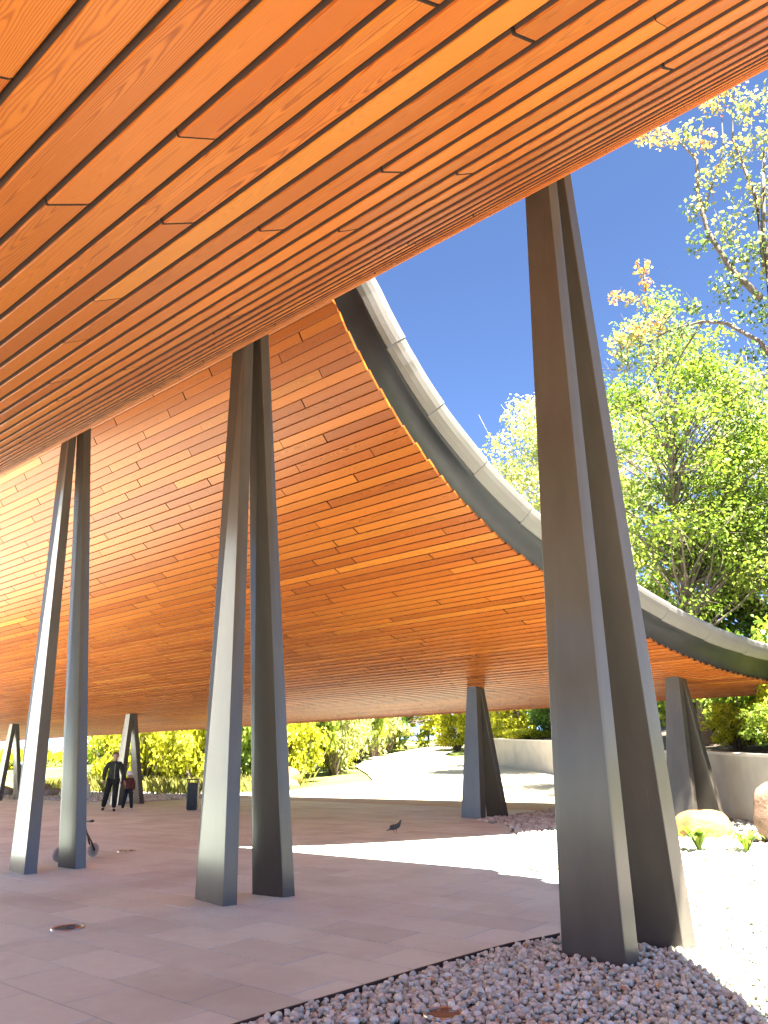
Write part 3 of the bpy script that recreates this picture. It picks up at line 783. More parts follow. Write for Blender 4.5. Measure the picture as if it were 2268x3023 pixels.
def leaf_obj(name, batches, mat, parent):
    V = np.concatenate([b[0] for b in batches]); c = np.concatenate([b[1] for b in batches]); n = len(V)
    F = np.arange(n * 4).reshape(n, 4)
    return mobj(name, V.reshape(-1, 3), F, mat, parent, attr={'rnd': c})
def limb(m, a, b, r0, r1, sag=0.15, n=5, sides=6):
    a = np.array(a, float); b = np.array(b, float); L = np.linalg.norm(b - a); side = rng.normal(0, 0.06 * L, 3)
    pts = []; rad = []
    for i in range(n):
        q = i / (n - 1); p = a * (1 - q) + b * q + side * math.sin(q * math.pi); p[2] += sag * L * math.sin(q * math.pi) * 0.5
        pts.append(p); rad.append(r0 * (1 - q) + r1 * q)
    m.tube(pts, rad, sides)
def tree(name, label, cat, base, trunk, crown_c, crown_r, nclump, clump_r, nleaf, size, lmat, bmat=None, group=None, extra=None, bias=0.5, seed=0, sway=0.5, holes=0.25):
    """trunk: list of (dx,dy,z,r); crown ellipsoid relative to the base; foliage in many separate clumps with gaps between"""
    bmat = bmat or BARK
    root = empty(name, base); tag(root, label, cat, group)
    m = MB(); T = np.array(trunk, float); m.tube([tuple(p[:3]) for p in T], [p[3] for p in T], 9)
    cc = np.array(crown_c, float); cr = np.array(crown_r, float); batches = []; cl = []
    tries = 0
    while len(cl) < nclump and tries < nclump * 30:
        tries += 1; d = rng.normal(0, 1, 3); d /= np.linalg.norm(d); r = rng.uniform(0.35, 1.0) ** 0.7
        p = cc + d * r * cr * (1 + 0.18 * math.sin(5 * d[0] + seed) * math.cos(4 * d[2] + seed))
        if math.sin(p[0] * 1.9 + seed) + math.sin(p[1] * 1.7 + 2 * seed) + math.sin(p[2] * 1.5 + seed) > 3 - 6 * holes - 0.9 and rng.uniform() < 0.75: continue
        cl.append(p)
    for p in cl:
        z = np.clip(p[2] - rng.uniform(0.12, 0.3) * cr[2] * 1.4 - 0.25 * np.hypot(*(p[:2] - cc[:2])), T[0, 2] + 0.25 * T[-1, 2], T[-1, 2])
        a = np.array([np.interp(z, T[:, 2], T[:, k]) for k in range(3)]); r0 = max(0.022, 0.35 * np.interp(z, T[:, 2], T[:, 3]))
        limb(m, a, p, r0, 0.010, 0.12, 5, 5)
        k = clump_r * rng.uniform(0.65, 1.3); tint = np.clip(bias + rng.normal(0, 0.14), 0, 1)
        nn = int(nleaf * (k / clump_r) ** 2 * rng.uniform(0.7, 1.2))
        batches.append(leaves(p, k, nn, size, 0.6, 0.5, 0.35, tint, 0.17))
        for _ in range(3):
            e = p + rng.normal(0, 1, 3) * k * 0.75; limb(m, p, e, 0.012, 0.004, 0.05, 3, 4)
    if extra: extra(m, batches)
    m.build('trunk', bmat, root, True)
    leaf_obj('crown', batches, lmat, root)
    return root
L_MAPLE = leaf_material('maple_leaf', [(0.05, 0.095, 0.016), (0.13, 0.205, 0.03), (0.23, 0.31, 0.05), (0.38, 0.43, 0.09)], 0.5)
L_PALE = leaf_material('pale_leaf', [(0.16, 0.20, 0.07), (0.30, 0.33, 0.12), (0.44, 0.45, 0.20), (0.56, 0.54, 0.28)], 0.5)
L_DARK = leaf_material('deep_green_leaf', [(0.015, 0.045, 0.010), (0.035, 0.09, 0.015), (0.07, 0.15, 0.02), (0.14, 0.23, 0.03)], 0.4)
L_YEL = leaf_material('yellow_green_leaf', [(0.13, 0.16, 0.012), (0.28, 0.30, 0.02), (0.42, 0.42, 0.03), (0.52, 0.48, 0.05)], 0.45)
L_ROWAN = leaf_material('reddening_leaf', [(0.06, 0.11, 0.05), (0.14, 0.19, 0.09), (0.26, 0.28, 0.12), (0.46, 0.38, 0.16), (0.48, 0.24, 0.12), (0.42, 0.12, 0.07)], 0.45)
L_GRASS = leaf_material('tall_grass', [(0.12, 0.14, 0.03), (0.22, 0.22, 0.05), (0.34, 0.30, 0.10)], 0.4)

tree('maple_tree', 'tall bright green maple right behind the largest column pair', 'tree', (-8.3, 24.6, 1.9),
     [(0, 0, -0.3, 0.20), (0.1, 0, 3, 0.17), (-0.05, 0.1, 6, 0.13), (0.15, 0, 9, 0.09), (0.1, 0, 12.6, 0.03)], (0.45, 0, 8.6), (3.5, 2.9, 5.5), 150, 0.88, 165, 0.13, L_MAPLE, bias=0.50, seed=2)
tree('young_maple', 'low spreading green maple at the right edge above the fascia', 'tree', (-4.6, 26.0, 2.2),
     [(0, 0, -0.3, 0.15), (-0.1, 0, 2.5, 0.12), (0.1, 0, 5, 0.08), (0.1, 0.1, 8.2, 0.03)], (-0.3, 0, 6.2), (3.8, 2.8, 3.9), 115, 0.85, 175, 0.135, L_MAPLE, bias=0.42, seed=5)
tree('pale_tree', 'loose pale-leaved tree rising behind the curved fascia', 'tree', (-16.4, 32.6, 2.2),
     [(0, 0, -0.3, 0.24), (0.1, 0, 5, 0.2), (-0.1, 0, 9, 0.14), (0.0, 0, 15.6, 0.03)], (0.4, 0.0, 11.2), (5.2, 4.0, 6.0), 150, 1.0, 150, 0.18, L_PALE, BARK_PALE, bias=0.5, seed=1, holes=0.35)
tree('feathery_tree', 'thin feathery pale tree between the two maples', 'tree', (-6.8, 33.5, 2.8),
     [(0, 0, -0.3, 0.2), (0, 0, 4, 0.17), (0.1, 0, 8, 0.1), (0, 0, 12.6, 0.03)], (0.4, 0, 8.6), (4.8, 3.2, 5.2), 150, 1.0, 120, 0.17, L_PALE, BARK_PALE, bias=0.62, seed=9, holes=0.4)
def bg(label, x, y, z, h, seed, mat, bark=None, w=3.4, low=0.25, n=60, bias=0.5, name='woodland_tree', sz=0.26):
    return tree(name, label, 'tree', (x, y, z), [(0, 0, -0.4, 0.16), (0.1, 0, h * 0.3, 0.14), (-0.1, 0.1, h * 0.6, 0.09), (0, 0, h * 0.95, 0.03)],
        (0, 0, h * (0.5 + low / 2)), (w, w * 0.8, h * (0.5 - low / 2) * 0.98), n, 0.75, 130, sz, mat, bark, 'woodland behind the bank', None, bias, seed)
bg('dark woodland tree far behind the low maple', -9.6, 37.0, 3.2, 10.5, 11, L_DARK, n=70, low=0.1)
bg('woodland tree with bare trunk right of the feathery tree', -4.6, 36.5, 3.4, 12.0, 12, L_PALE, BARK, low=0.35, n=55)
bg('green woodland tree hidden low behind the maple crown', -12.3, 36.5, 3.0, 9.0, 13, L_MAPLE, low=0.1, n=70)
bg('bushy woodland tree above the fascia at far right', -1.2, 30.5, 3.0, 9.0, 14, L_DARK, low=0.05, n=75, bias=0.6)
bg('slim woodland tree behind the white trunks', -27.5, 48.0, 3.3, 9.0, 15, L_MAPLE, low=0.05, n=70, w=4)
bg('yellow-green woodland tree over the far end of the wall', -33.0, 52.0, 3.2, 9.0, 16, L_YEL, low=0.02, n=70, w=4)

for k_, (x, y, h, w_, lab) in enumerate([(-52, 40, 9, 5, 'backdrop tree left of the bin, above the yellow shrubs'), (-49, 46, 10, 5, 'backdrop tree above the shrubs right of the middle pair'), (-46, 52, 10, 5, 'backdrop tree above the middle of the path hedge'), (-47, 58, 11, 5, 'backdrop tree near the top of the path'), (-58, 36, 9, 4.5, 'backdrop tree behind the far A-shaped pair'), (-38, 60, 11, 5, 'backdrop tree right of the distant walker'), (-58, 76, 12, 6, 'backdrop tree closing the view at the top of the path'), (-66, 70, 12, 6, 'backdrop tree behind the distant walker')]):
    bg(lab, x, y, float(terrain(x, y)), h, 50 + k_, (L_YEL, L_MAPLE, L_PALE)[k_ % 3], None, w=w_, low=-0.12, n=75, bias=0.5, sz=0.34)
# tall tree with reddening leaf tips, its limbs reaching in from the right
def rowan_extra(m, batches):
    B = np.array([-1.9, 15.1, 0.0])
    def seg(pts, r0, r1):
        pts = [np.array(p) - B for p in pts]; n = len(pts); m.tube(pts, [r0 + (r1 - r0) * i / (n - 1) for i in range(n)], 7)
    seg([(-2.3, 14.95, 7.2), (-2.9, 14.72, 8.9), (-3.4, 14.60, 9.45), (-3.8, 14.5, 9.62), (-4.4, 14.34, 9.6), (-5.0, 14.15, 9.35)], 0.055, 0.012)
    seg([(-3.8, 14.5, 9.62), (-4.35, 14.6, 9.1), (-4.75, 14.6, 8.4)], 0.025, 0.008)
    seg([(-2.75, 14.75, 9.8), (-3.15, 14.66, 10.6), (-3.45, 14.6, 11.6), (-3.50, 14.58, 12.6), (-3.42, 14.6, 13.4), (-3.72, 14.5, 14.1), (-4.2, 14.4, 14.55)], 0.07, 0.010)
    seg([(-2.6, 14.8, 10.5), (-2.5, 14.8, 12.0), (-2.7, 14.75, 13.6), (-2.55, 14.8, 14.7)], 0.05, 0.010)
    seg([(-3.42, 14.6, 12.2), (-2.9, 14.7, 13.4), (-2.8, 14.7, 14.3)], 0.02, 0.007)
    seg([(-5.0, 14.15, 9.35), (-4.75, 14.2, 10.2), (-4.70, 14.2, 11.1)], 0.012, 0.006)
    seg([(-4.9, 14.2, 10.4), (-5.3, 14.05, 10.65)], 0.008, 0.005)
    cl = []
    for (x, y, z, r, n, red) in [(-4.45, 14.35, 14.5, .26, 60, .86), (-4.1, 14.4, 14.35, .3, 70, .80), (-3.85, 14.4, 14.1, .26, 45, .72), (-3.45, 14.55, 14.1, .33, 60, .5), (-3.2, 14.6, 13.7, .3, 55, .75),
            (-2.9, 14.7, 14.6, .3, 60, .72), (-2.6, 14.8, 14.9, .35, 80, .6), (-2.3, 14.8, 14.2, .4, 110, .55), (-2.1, 14.85, 13.3, .5, 130, .5), (-2.75, 14.7, 13.2, .45, 120, .5), (-3.2, 14.6, 12.8, .35, 70, .45),
            (-3.55, 14.5, 12.2, .35, 70, .35), (-3.6, 14.5, 11.4, .32, 65, .2), (-3.1, 14.7, 11.6, .4, 90, .4), (-2.5, 14.8, 12.1, .55, 150, .42), (-2.9, 14.7, 10.9, .5, 140, .25), (-2.4, 14.8, 10.7, .6, 180, .3),
            (-3.3, 14.6, 10.2, .4, 100, .15), (-2.7, 14.75, 9.6, .55, 170, .12), (-2.3, 14.85, 9.0, .6, 170, .15), (-2.6, 14.8, 8.2, .5, 110, .1), (-3.1, 14.7, 8.7, .3, 45, .1),
            (-4.72, 14.2, 11.15, .2, 45, .8), (-4.72, 14.2, 10.75, .14, 22, .85), (-5.3, 14.05, 10.62, .17, 30, .86), (-5.05, 14.15, 10.5, .15, 26, .8), (-4.75, 14.2, 10.3, .2, 34, .7), (-4.4, 14.3, 10.0, .26, 55, .3),
            (-5.0, 14.15, 9.7, .36, 110, .7), (-5.35, 14.05, 9.55, .3, 80, .55), (-4.6, 14.25, 9.75, .28, 70, .72), (-4.2, 14.4, 9.5, .26, 60, .2), (-4.8, 14.3, 9.1, .4, 100, .45), (-3.9, 14.5, 10.0, .22, 40, .12), (-5.3, 14.1, 9.1, .35, 90, .35),
            (-1.7, 14.9, 12.2, .7, 200, .4), (-1.6, 14.9, 14.2, .6, 150, .5), (-1.5, 15.0, 10.4, .8, 220, .25), (-1.2, 15.2, 8.6, .8, 200, .2)]:
        c = np.array([x, y, z]) - B
        batches.append(leaves(c, r, int(n * 1.25), 0.10, 0.85, 0.2, 0.2, red * 0.82, 0.15))
        for _ in range(3): limb(m, c - np.array([0, 0, r * .6]), c + rng.normal(0, 1, 3) * r * 0.6, 0.008, 0.003, 0.05, 3, 4)
tree('rowan_tree', 'tall airy tree with reddening leaf tips reaching in from the right edge', 'tree', (-1.9, 15.1, 0.0),
     [(0, 0, -0.2, 0.19), (-0.1, -0.05, 3, 0.16), (-0.35, -0.12, 6.5, 0.12), (-0.7, -0.3, 9.4, 0.085), (-0.6, -0.3, 11.2, 0.05), (-0.3, -0.3, 13.0, 0.02)], (0.9, 0.2, 11.0), (1.1, 1.2, 2.6), 14, 0.5, 110, 0.12, L_ROWAN, BARK, extra=rowan_extra, bias=0.4, seed=4)

# shrubs: a few shapes, copied
def shrub_proto(seed, r, h, n, size, mat, bias, upright=0.0):
    batches = []; m = MB(); rs = np.random.default_rng(seed)
    for i in range(n):
        d = rs.normal(0, 1, 3); d /= np.linalg.norm(d); q = rs.uniform(0.35, 1.0)
        p = np.array([d[0] * r * q, d[1] * r * q, h * 0.5 + d[2] * h * 0.46 * q]); p[2] = max(p[2], 0.12)
        batches.append(leaves(p, r * rs.uniform(0.16, 0.30), int(46 * rs.uniform(.7, 1.3)), size, 0.8 + upright, 0.4 + upright, 0.3, np.clip(bias + rs.normal(0, .16), 0, 1), 0.17))
        if i % 2 == 0: limb(m, (p[0] * .12, p[1] * .12, 0), p, 0.025, 0.006, 0.05, 4, 4)
    return batches, m
PROTO = {}
def shrub(kind, label, loc, s, rz, sz=1.0, group=None, cat='shrub'):
    if kind not in PROTO:
        args = {'yellow': (21, 1.3, 2.2, 110, 0.13, L_YEL, 0.55, 0), 'dark': (22, 1.3, 2.0, 120, 0.11, L_DARK, 0.5, 0), 'green': (23, 1.3, 2.2, 110, 0.14, L_MAPLE, 0.6, 0),
                'olive': (24, 1.2, 2.6, 110, 0.12, L_PALE, 0.35, 0.5), 'low': (25, 1.4, 1.1, 90, 0.12, L_YEL, 0.45, 0)}[kind]
        b, m = shrub_proto(*args[:5], *args[5:]); PROTO[kind] = (b, m, args[5], None, None)
        V = np.concatenate([q[0] for q in b]); c = np.concatenate([q[1] for q in b]); n = len(V)
        PROTO[kind] = (mesh_np('foliage', V.reshape(-1, 3), np.arange(n * 4).reshape(n, 4), args[5], attr={'rnd': c}), mesh_np('stems', m.V, m.F, BARK))
    root = empty('shrub', loc, rz); root.scale = (s, s, s * sz); tag(root, label, cat, group)
    for nm, me in zip(('foliage', 'stems'), PROTO[kind]): link(bpy.data.objects.new(nm, me), root)
    return root
G1 = 'shrubs bordering the climbing path'
HS = 1.35
for kind, label, x, y, s, rz, sz in [
    ('yellow', 'yellow-green shrub on the planting just right of the dark bin', -33.6, 24.6, 1.5, 0.3, 1.15),
    ('green', 'broad green shrub showing right of the middle column pair', -31.6, 26.6, 1.6, 1.3, 1.2),
    ('yellow', 'brightest yellow shrub behind the boulders beside the path bend', -29.8, 28.0, 1.35, 2.2, 1.2),
    ('green', 'green shrub behind the brightest yellow shrub', -32.2, 30.4, 1.8, 4.2, 1.35),
    ('olive', 'golden shrub halfway along the path hedge', -31.6, 32.6, 1.35, 5.0, 1.3),
    ('olive', 'olive twiggy shrub halfway up the path hedge', -33.9, 35.6, 1.7, 0.9, 1.3),
    ('yellow', 'low golden shrub at the foot of the hedge by the path', -32.9, 34.2, 0.85, 1.9, 0.9),
    ('olive', 'grey-green upright shrub in the farther hedge', -36.2, 38.4, 1.9, 2.7, 1.35),
    ('dark', 'dark small shrub at the foot of the farther hedge', -36.4, 38.0, 0.8, 3.3, 1.0),
    ('green', 'green shrub near the upper end of the path hedge', -38.9, 42.4, 1.9, 3.9, 1.35),
    ('olive', 'pale shrub ending the hedge beside the distant walker', -40.6, 46.2, 1.9, 4.6, 1.3),
    ('yellow', 'yellow-green shrub just left of the near A-shaped pair', -37.2, 52.5, 1.5, 2.4, 0.8), ('yellow', 'golden shrub high on the path right of the walker', -41.5, 62.0, 1.8, 0.7, 0.9), ('dark', 'dark green shrub tucked behind the hedge end', -43.4, 51.0, 1.9, 5.2, 1.4),
    ('green', 'tall green shrub at the back of the hedge above the pigeon', -38.0, 40.0, 2.3, 0.2, 1.5),
    ('yellow', 'yellow-green shrub seen left of the middle column pair', -37.0, 24.2, 1.5, 1.1, 1.3),
    ('yellow', 'bright yellow-green shrub behind the dark bin', -40.0, 27.6, 1.8, 2.1, 1.35),
    ('green', 'green shrub behind the child and the A-shaped columns', -44.0, 27.0, 1.5, 3.0, 1.2),
    ('yellow', 'tall yellow shrub between the child and the bin', -41.0, 25.0, 1.35, 4.0, 1.3),
    ('green', 'rounded green shrub at the top of the planting, left of the path', -35.5, 31.0, 2.2, 5.8, 1.4)]:
    shrub(kind, label, (x, y, float(terrain(x, y)) - 0.1), s, rz, sz * HS, G1)
G2 = 'shrubs planted on the bank above the wall'
for kind, label, t, d, s, rz, sz in [
    ('dark', 'dark evergreen shrub above the grey wall, left half', 29, 2.6, 1.25, 0.4, 0.9), ('dark', 'dark evergreen shrub above the grey wall next to the big column', 27, 2.4, 1.35, 1.4, 1.0),
    ('yellow', 'bright yellow-green shrub on the bank right of the A-shaped pair', 31.5, 1.8, 1.3, 2.2, 1.2), ('yellow', 'yellow shrub behind the far end of the grey wall', 32, 5.0, 1.5, 3.1, 1.3),
    ('low', 'low clipped groundcover on the lip of the far grey wall', 29, 1.0, 0.9, 0.2, 0.5), ('low', 'low groundcover on the wall lip nearer the big column', 27.5, 0.95, 0.9, 1.7, 0.5),
    ('low', 'flat groundcover spreading between the far bank shrubs', 31.5, 0.95, 0.9, 2.7, 0.55),
    ('yellow', 'sunlit yellow shrub right behind the half-lit column pair', 12, 1.0, 0.62, 0.5, 0.9), ('dark', 'dark green shrub under the right end of the canopy', 10.5, 2.4, 0.95, 1.6, 1.2),
    ('green', 'green leafy shrub spilling over the wall at the right edge', 8.2, 0.9, 0.62, 2.0, 0.9), ('green', 'taller green shrub filling the gap right of the half-lit pair', 12.5, 3.2, 1.25, 3.5, 1.3),
    ('yellow', 'yellow-green shrub on the bank close to the right edge', 9.3, 1.5, 0.7, 4.4, 1.0), ('green', 'green shrub behind the half-lit column pair, deeper on the bank', 14.5, 2.4, 1.1, 5.1, 1.3),
    ('dark', 'dark shrub at the back of the bank on the right edge', 8.5, 4.2, 1.3, 0.8, 1.3), ('yellow', 'small yellow shrub on the wall corner by the brown rock', 7.3, 0.8, 0.5, 1.1, 0.8),
    ('green', 'leafy shrub behind the big column, above the wall', 17, 2.0, 1.2, 2.6, 1.2), ('dark', 'dark shrub deep behind the big column', 20, 3.0, 1.4, 3.7, 1.2)]:
    shrub(kind, label, bank_point(t, d), s, rz, sz, G2)
G3 = 'low hedge across the far lawn'
for k, (x, y, lab) in enumerate([(-86, 36.5, 'low far hedge bush at the left edge of the lawn'), (-84.5, 41, 'low far hedge bush between the two lit column legs'), (-80, 44.5, 'low far hedge bush behind the walking man'), (-88, 40, 'low far hedge bush behind the bending figure'), (-77, 47.5, 'low far hedge bush right of the walking man')]):
    shrub('low', lab, (x, y, float(terrain(x, y)) - 0.1), 2.2, k * 1.3, 0.85, G3)
for k, (x, y, h, lab, bk) in enumerate([(-92, 41.5, 11, 'far tree with forked grey trunk seen between the lit legs', BARK), (-95, 45.5, 12, 'far slim tree right of the forked trunk', BARK), (-93, 37.2, 11, 'far forked tree beside the bending figure', BARK), (-66, 41.5, 12, 'broad dark trunk behind the walking man', BARK), (-60, 42.5, 12, 'dark trunk just left of the far A-shaped pair', BARK), (-62, 37.5, 11, 'leafy tree behind the walking man', BARK_PALE)]):
    bg(lab, x, y, float(terrain(x, y)), h, 30 + k, L_YEL if k == 5 else L_PALE, bk, w=3.6, low=0.1 if k == 5 else 0.45, n=30, bias=0.5, sz=0.36)
for k, (t, d, lab) in enumerate([(30.5, 4.6, 'leftmost white birch trunk above the grey wall'), (29.6, 4.9, 'second white birch trunk above the grey wall'), (27.6, 5.2, 'white birch trunk nearest the big column'), (28.6, 5.6, 'thin white birch trunk in the middle of its group')]):
    p = bank_point(t, d); e = 0.5 * (1 if k % 2 else -1)
    tree('birch_tree', lab, 'tree', p, [(0, 0, -0.3, 0.11), (e * .3, 0, 2.5, 0.095), (e, 0.1, 6.5, 0.05), (e, 0, 8, 0.02)], (e, 0, 6.6), (1.6, 1.6, 2.4), 22, 0.6, 90, 0.2, L_PALE, bark_material('birch_bark', (0.62, 0.58, 0.5)) if k == 0 else bpy.data.materials['birch_bark'], 'birch trunks above the wall', seed=40 + k)

# tall grass in the planting in front of the shrubs (uncountable)
n = 9000
gx = rng.uniform(-46, -27.6, n); gy = rng.uniform(21.6, 27.0, n); keep = (gy - 21.4) > (gx + 27.6) * 0.35 - 1.2
clump = np.sin(gx * 1.7) + np.sin(gy * 2.3 + gx) > -0.6; gx, gy = gx[clump], gy[clump]; n = len(gx)
gz = terrain(gx, gy) - 0.08; hh = rng.uniform(0.25, 0.85, n); aa = rng.uniform(0, 6.28, n); lean = rng.normal(0, 0.22, (n, 2)); wd = 0.016
dx, dy = np.cos(aa) * wd, np.sin(aa) * wd
V = np.stack([np.column_stack([gx - dx, gy - dy, gz]), np.column_stack([gx + dx, gy + dy, gz]), np.column_stack([gx + dx * .5 + lean[:, 0] * hh * .6, gy + dy * .5 + lean[:, 1] * hh * .6, gz + hh * .7]), np.column_stack([gx + lean[:, 0] * hh * 1.3, gy + lean[:, 1] * hh * 1.3, gz + hh])], 1)
o = mobj('tall_grass', V.reshape(-1, 3), np.arange(n * 4).reshape(n, 4), L_GRASS, attr={'rnd': np.clip(rng.normal(.5, .25, n), 0, 1)})
tag(o, 'tall yellow-green grass growing between the boulders and shrubs', 'grass', kind='stuff')

# boulders
def rock_material(name, a, b, c):
    t = NT(name); co = t.co(); n = t.noise(co, 2.6, 5, 0.65, 0.4); n2 = t.noise(co, 14, 4, 0.65)
    t.set(Base_Color=t.mix(t.math('MULTIPLY', n2, 0.6), t.ramp(n, [(0.3, a), (0.5, b), (0.7, c)]), (a[0] * .6, a[1] * .6, a[2] * .6)), Roughness=0.85); t.bump(t.math('ADD', n, t.math('MULTIPLY', n2, .5)), 0.7, 0.05); return t.m
R_YEL = rock_material('ochre_rock', (0.20, 0.10, 0.03), (0.30, 0.17, 0.05), (0.36, 0.24, 0.09)); R_BRN = rock_material('brown_rock', (0.14, 0.085, 0.055), (0.24, 0.15, 0.10), (0.36, 0.25, 0.18)); R_GRY = rock_material('grey_rock', (0.20, 0.18, 0.15), (0.32, 0.29, 0.25), (0.40, 0.37, 0.32))
def boulder(label, loc, r, mat, seed, rz=0.0, group='boulders', cuts=7):
    rs = np.random.default_rng(seed); V, F = ico(3)
    for _ in range(cuts):
        a = rs.normal(0, 1, 3); a /= np.linalg.norm(a); dd = V @ a; lim = rs.uniform(0.62, 0.92); V = V - np.clip(dd - lim, 0, None)[:, None] * a * 0.85
    for f, amp in ((2.3, 0.06), (5.1, 0.03), (11.0, 0.014)):
        ph = rs.uniform(0, 6, 3); V = V * (1 + amp * (np.sin(V[:, 0] * f + ph[0]) + np.sin(V[:, 1] * f + ph[1]) + np.sin(V[:, 2] * f + ph[2])))[:, None]
    o = mobj('boulder', V * np.array(r), F, mat, smooth=True); o.location = loc; o.rotation_euler = (0, 0, rz); tag(o, label, 'boulder', group); return o
boulder('rounded ochre-yellow boulder in the sunlit gravel beside the half-lit columns', (-5.32, 14.9, 0.12), (0.52, 0.5, 0.42), R_YEL, 3)
boulder('large rugged brown rock cut by the right edge', (-3.86, 14.55, 0.30), (0.52, 0.5, 0.66), R_BRN, 5, 0.6, cuts=10)
for k, (lab, x, y, z, r, s) in enumerate([('pale boulder at the left end of the path planting', -29.2, 26.3, .35, (.85, .7, .6), 11), ('pale tall boulder among the yellow shrubs by the path', -27.9, 25.6, .30, (.8, .6, .62), 12), ('small pale boulder at the foot of the path planting', -26.8, 24.9, .15, (.5, .45, .32), 13), ('flat small boulder on the gravel border of the planting', -28.3, 24.2, .12, (.55, .4, .26), 14),
        ('flat grey stone right of the far-left column base', -37.4, 18.3, .16, (.6, .45, .30), 15), ('squarish dark stone between the lit column legs', -38.0, 19.3, .24, (.42, .38, .34), 16), ('long grey stone behind the lit column legs', -36.6, 19.0, .12, (.7, .45, .22), 17), ('grey stone left of the far-left column base', -39.6, 18.0, .2, (.7, .5, .34), 18), ('dark stone hidden behind the right lit leg', -34.9, 18.8, .16, (.4, .4, .36), 19), ('small grey stone right of the far A-shaped pair', -29.6, 18.9, .08, (.32, .3, .2), 20)]):
    boulder(lab, (x, y, z + float(terrain(x, y))), r, R_GRY if k > 3 else R_YEL, s, k * 0.9)

# leafy perennials in the gravel
L_HOSTA = leaf_material('perennial_leaf', [(0.04, 0.09, 0.02), (0.09, 0.16, 0.03), (0.2, 0.26, 0.04), (0.30, 0.30, 0.04)], 0.35)
def perennial(label, loc, n, h, spread, seed):
    rs = np.random.default_rng(seed); root = empty('leafy_plant', loc); tag(root, label, 'plant', 'perennials in the gravel')
    m = MB()
    for k in range(n):
        a = rs.uniform(0, 6.28); L = h * rs.uniform(.7, 1.2); out = spread * rs.uniform(.4, 1.1); w = L * rs.uniform(.10, .17); c, s = math.cos(a), math.sin(a); px, py = -s * w, c * w
        pts = []
        for q, ww in ((0, .15), (.35, .8), (.65, 1.0), (.88, .55), (1, .02)):
            r = out * q; z = L * (math.sin(q * 2.2) * .75); pts.append((c * r, s * r, z, ww))
        V = []; F = []
        for (x, y, z, ww) in pts: V += [(x - px * ww, y - py * ww, z + .02 * ww), (x, y, z), (x + px * ww, y + py * ww, z + .02 * ww)]
        for i in range(4): F += [(i * 3, i * 3 + 1, i * 3 + 4, i * 3 + 3), (i * 3 + 1, i * 3 + 2, i * 3 + 5, i * 3 + 4)]
        me_attr = np.full(len(F), np.clip(rs.normal(.5, .25), 0, 1))
        mobj('leaf', V, F, L_HOSTA, root, True, {'rnd': me_attr})
    return root
perennial('leafy green plant in front of the yellow boulder', (-4.62, 12.7, 0.0), 22, 0.40, 0.36, 1)
perennial('small sparse plant between the yellow boulder and the brown rock', (-3.98, 12.9, 0.0), 14, 0.34, 0.32, 2)
perennial('single thin sprig standing in the gravel behind the sparse plant', (-4.12, 14.3, 0.0), 3, 0.45, 0.08, 3)

# ------------------------------------------------------------------ people, animals and small things
PENDING = []
def skin_mesh(name, joints, edges, mat, parent, sub=2):
    """joints: {key:(x,y,z,r)}; grows a continuous surface round the joints; first joint is the root"""
    keys = list(joints); me = bpy.data.meshes.new(name); me.from_pydata([joints[k][:3] for k in keys], [(keys.index(a), keys.index(b)) for a, b in edges], [])
    o = bpy.data.objects.new(name, me); COL.objects.link(o)
    sk = o.modifiers.new('skin', 'SKIN'); sk.use_smooth_shade = True; sk.branch_smoothing = 0.6
    if not me.skin_vertices: me.skin_vertices.new()
    for i, k in enumerate(keys):
        r = joints[k][3]; r = r if isinstance(r, tuple) else (r, r)
        me.skin_vertices[0].data[i].radius = r; me.skin_vertices[0].data[i].use_root = (i == 0)
    ss = o.modifiers.new('sub', 'SUBSURF'); ss.levels = sub; ss.render_levels = sub
    PENDING.append((o, mat, parent)); return o
def bake_skins():
    dg = bpy.context.evaluated_depsgraph_get(); dg.update()
    for o, mat, parent in PENDING:
        me = bpy.data.meshes.new_from_object(o.evaluated_get(dg)); o.modifiers.clear(); old = o.data; o.data = me; me.name = o.name
        me.materials.clear(); me.materials.append(mat); me.polygons.foreach_set('use_smooth', np.ones(len(me.polygons), dtype=bool)); o.parent = parent
    PENDING.clear()
SKIN_M = simple('skin', (0.34, 0.20, 0.14), 0.55, var=0.06); HAIR = simple('dark_hair', (0.012, 0.010, 0.009), 0.6)
def cloth(name, col): return simple(name, col, 0.85, var=0.18, scale=14, bump=0.25, spec=0.2)
C_JACK = cloth('olive_black_jacket', (0.030, 0.034, 0.028)); C_TROU = cloth('dark_trousers', (0.022, 0.020, 0.018)); C_SHOE = simple('dark_shoes', (0.015, 0.014, 0.013), 0.5)
C_RED = cloth('maroon_coat', (0.09, 0.030, 0.026)); C_WHITE = cloth('white_cloth', (0.62, 0.58, 0.64)); C_NAVY = cloth('navy_trousers', (0.018, 0.022, 0.030)); C_BLUE = cloth('pale_blue_shirt', (0.50, 0.56, 0.66)); C_GREYT = cloth('grey_trousers', (0.12, 0.13, 0.15))
def head(parent, c, r, hair_mat, hair=True):
    m = MB(); x, y, z = c; m.ell((x, y, z), (r * .76, r * .92, r * 1.12), 16, 12)
    m.ell((x, y - r * .93, z - r * .10), (r * .12, r * .20, r * .20), 8, 6)          # nose
    for s in (-1, 1): m.ell((x + s * r * .78, y + r * .05, z - r * .02), (r * .10, r * .18, r * .26), 8, 6)   # ears
    m.ell((x, y - r * .78, z - r * .52), (r * .26, r * .12, r * .07), 8, 4)
    o = m.build('head', SKIN_M, parent, True)
    e = MB()
    for s in (-1, 1): e.ell((x + s * r * .30, y - r * .82, z + r * .08), (r * .11, r * .07, r * .06), 8, 5)
    e.build('eyes', HAIR, o, True)
    if hair:
        hm = MB(); hm.ell((x, y + r * .14, z + r * .26), (r * .84, r * .95, r * .98), 16, 10); hm.build('hair', hair_mat, o, True)
    return o
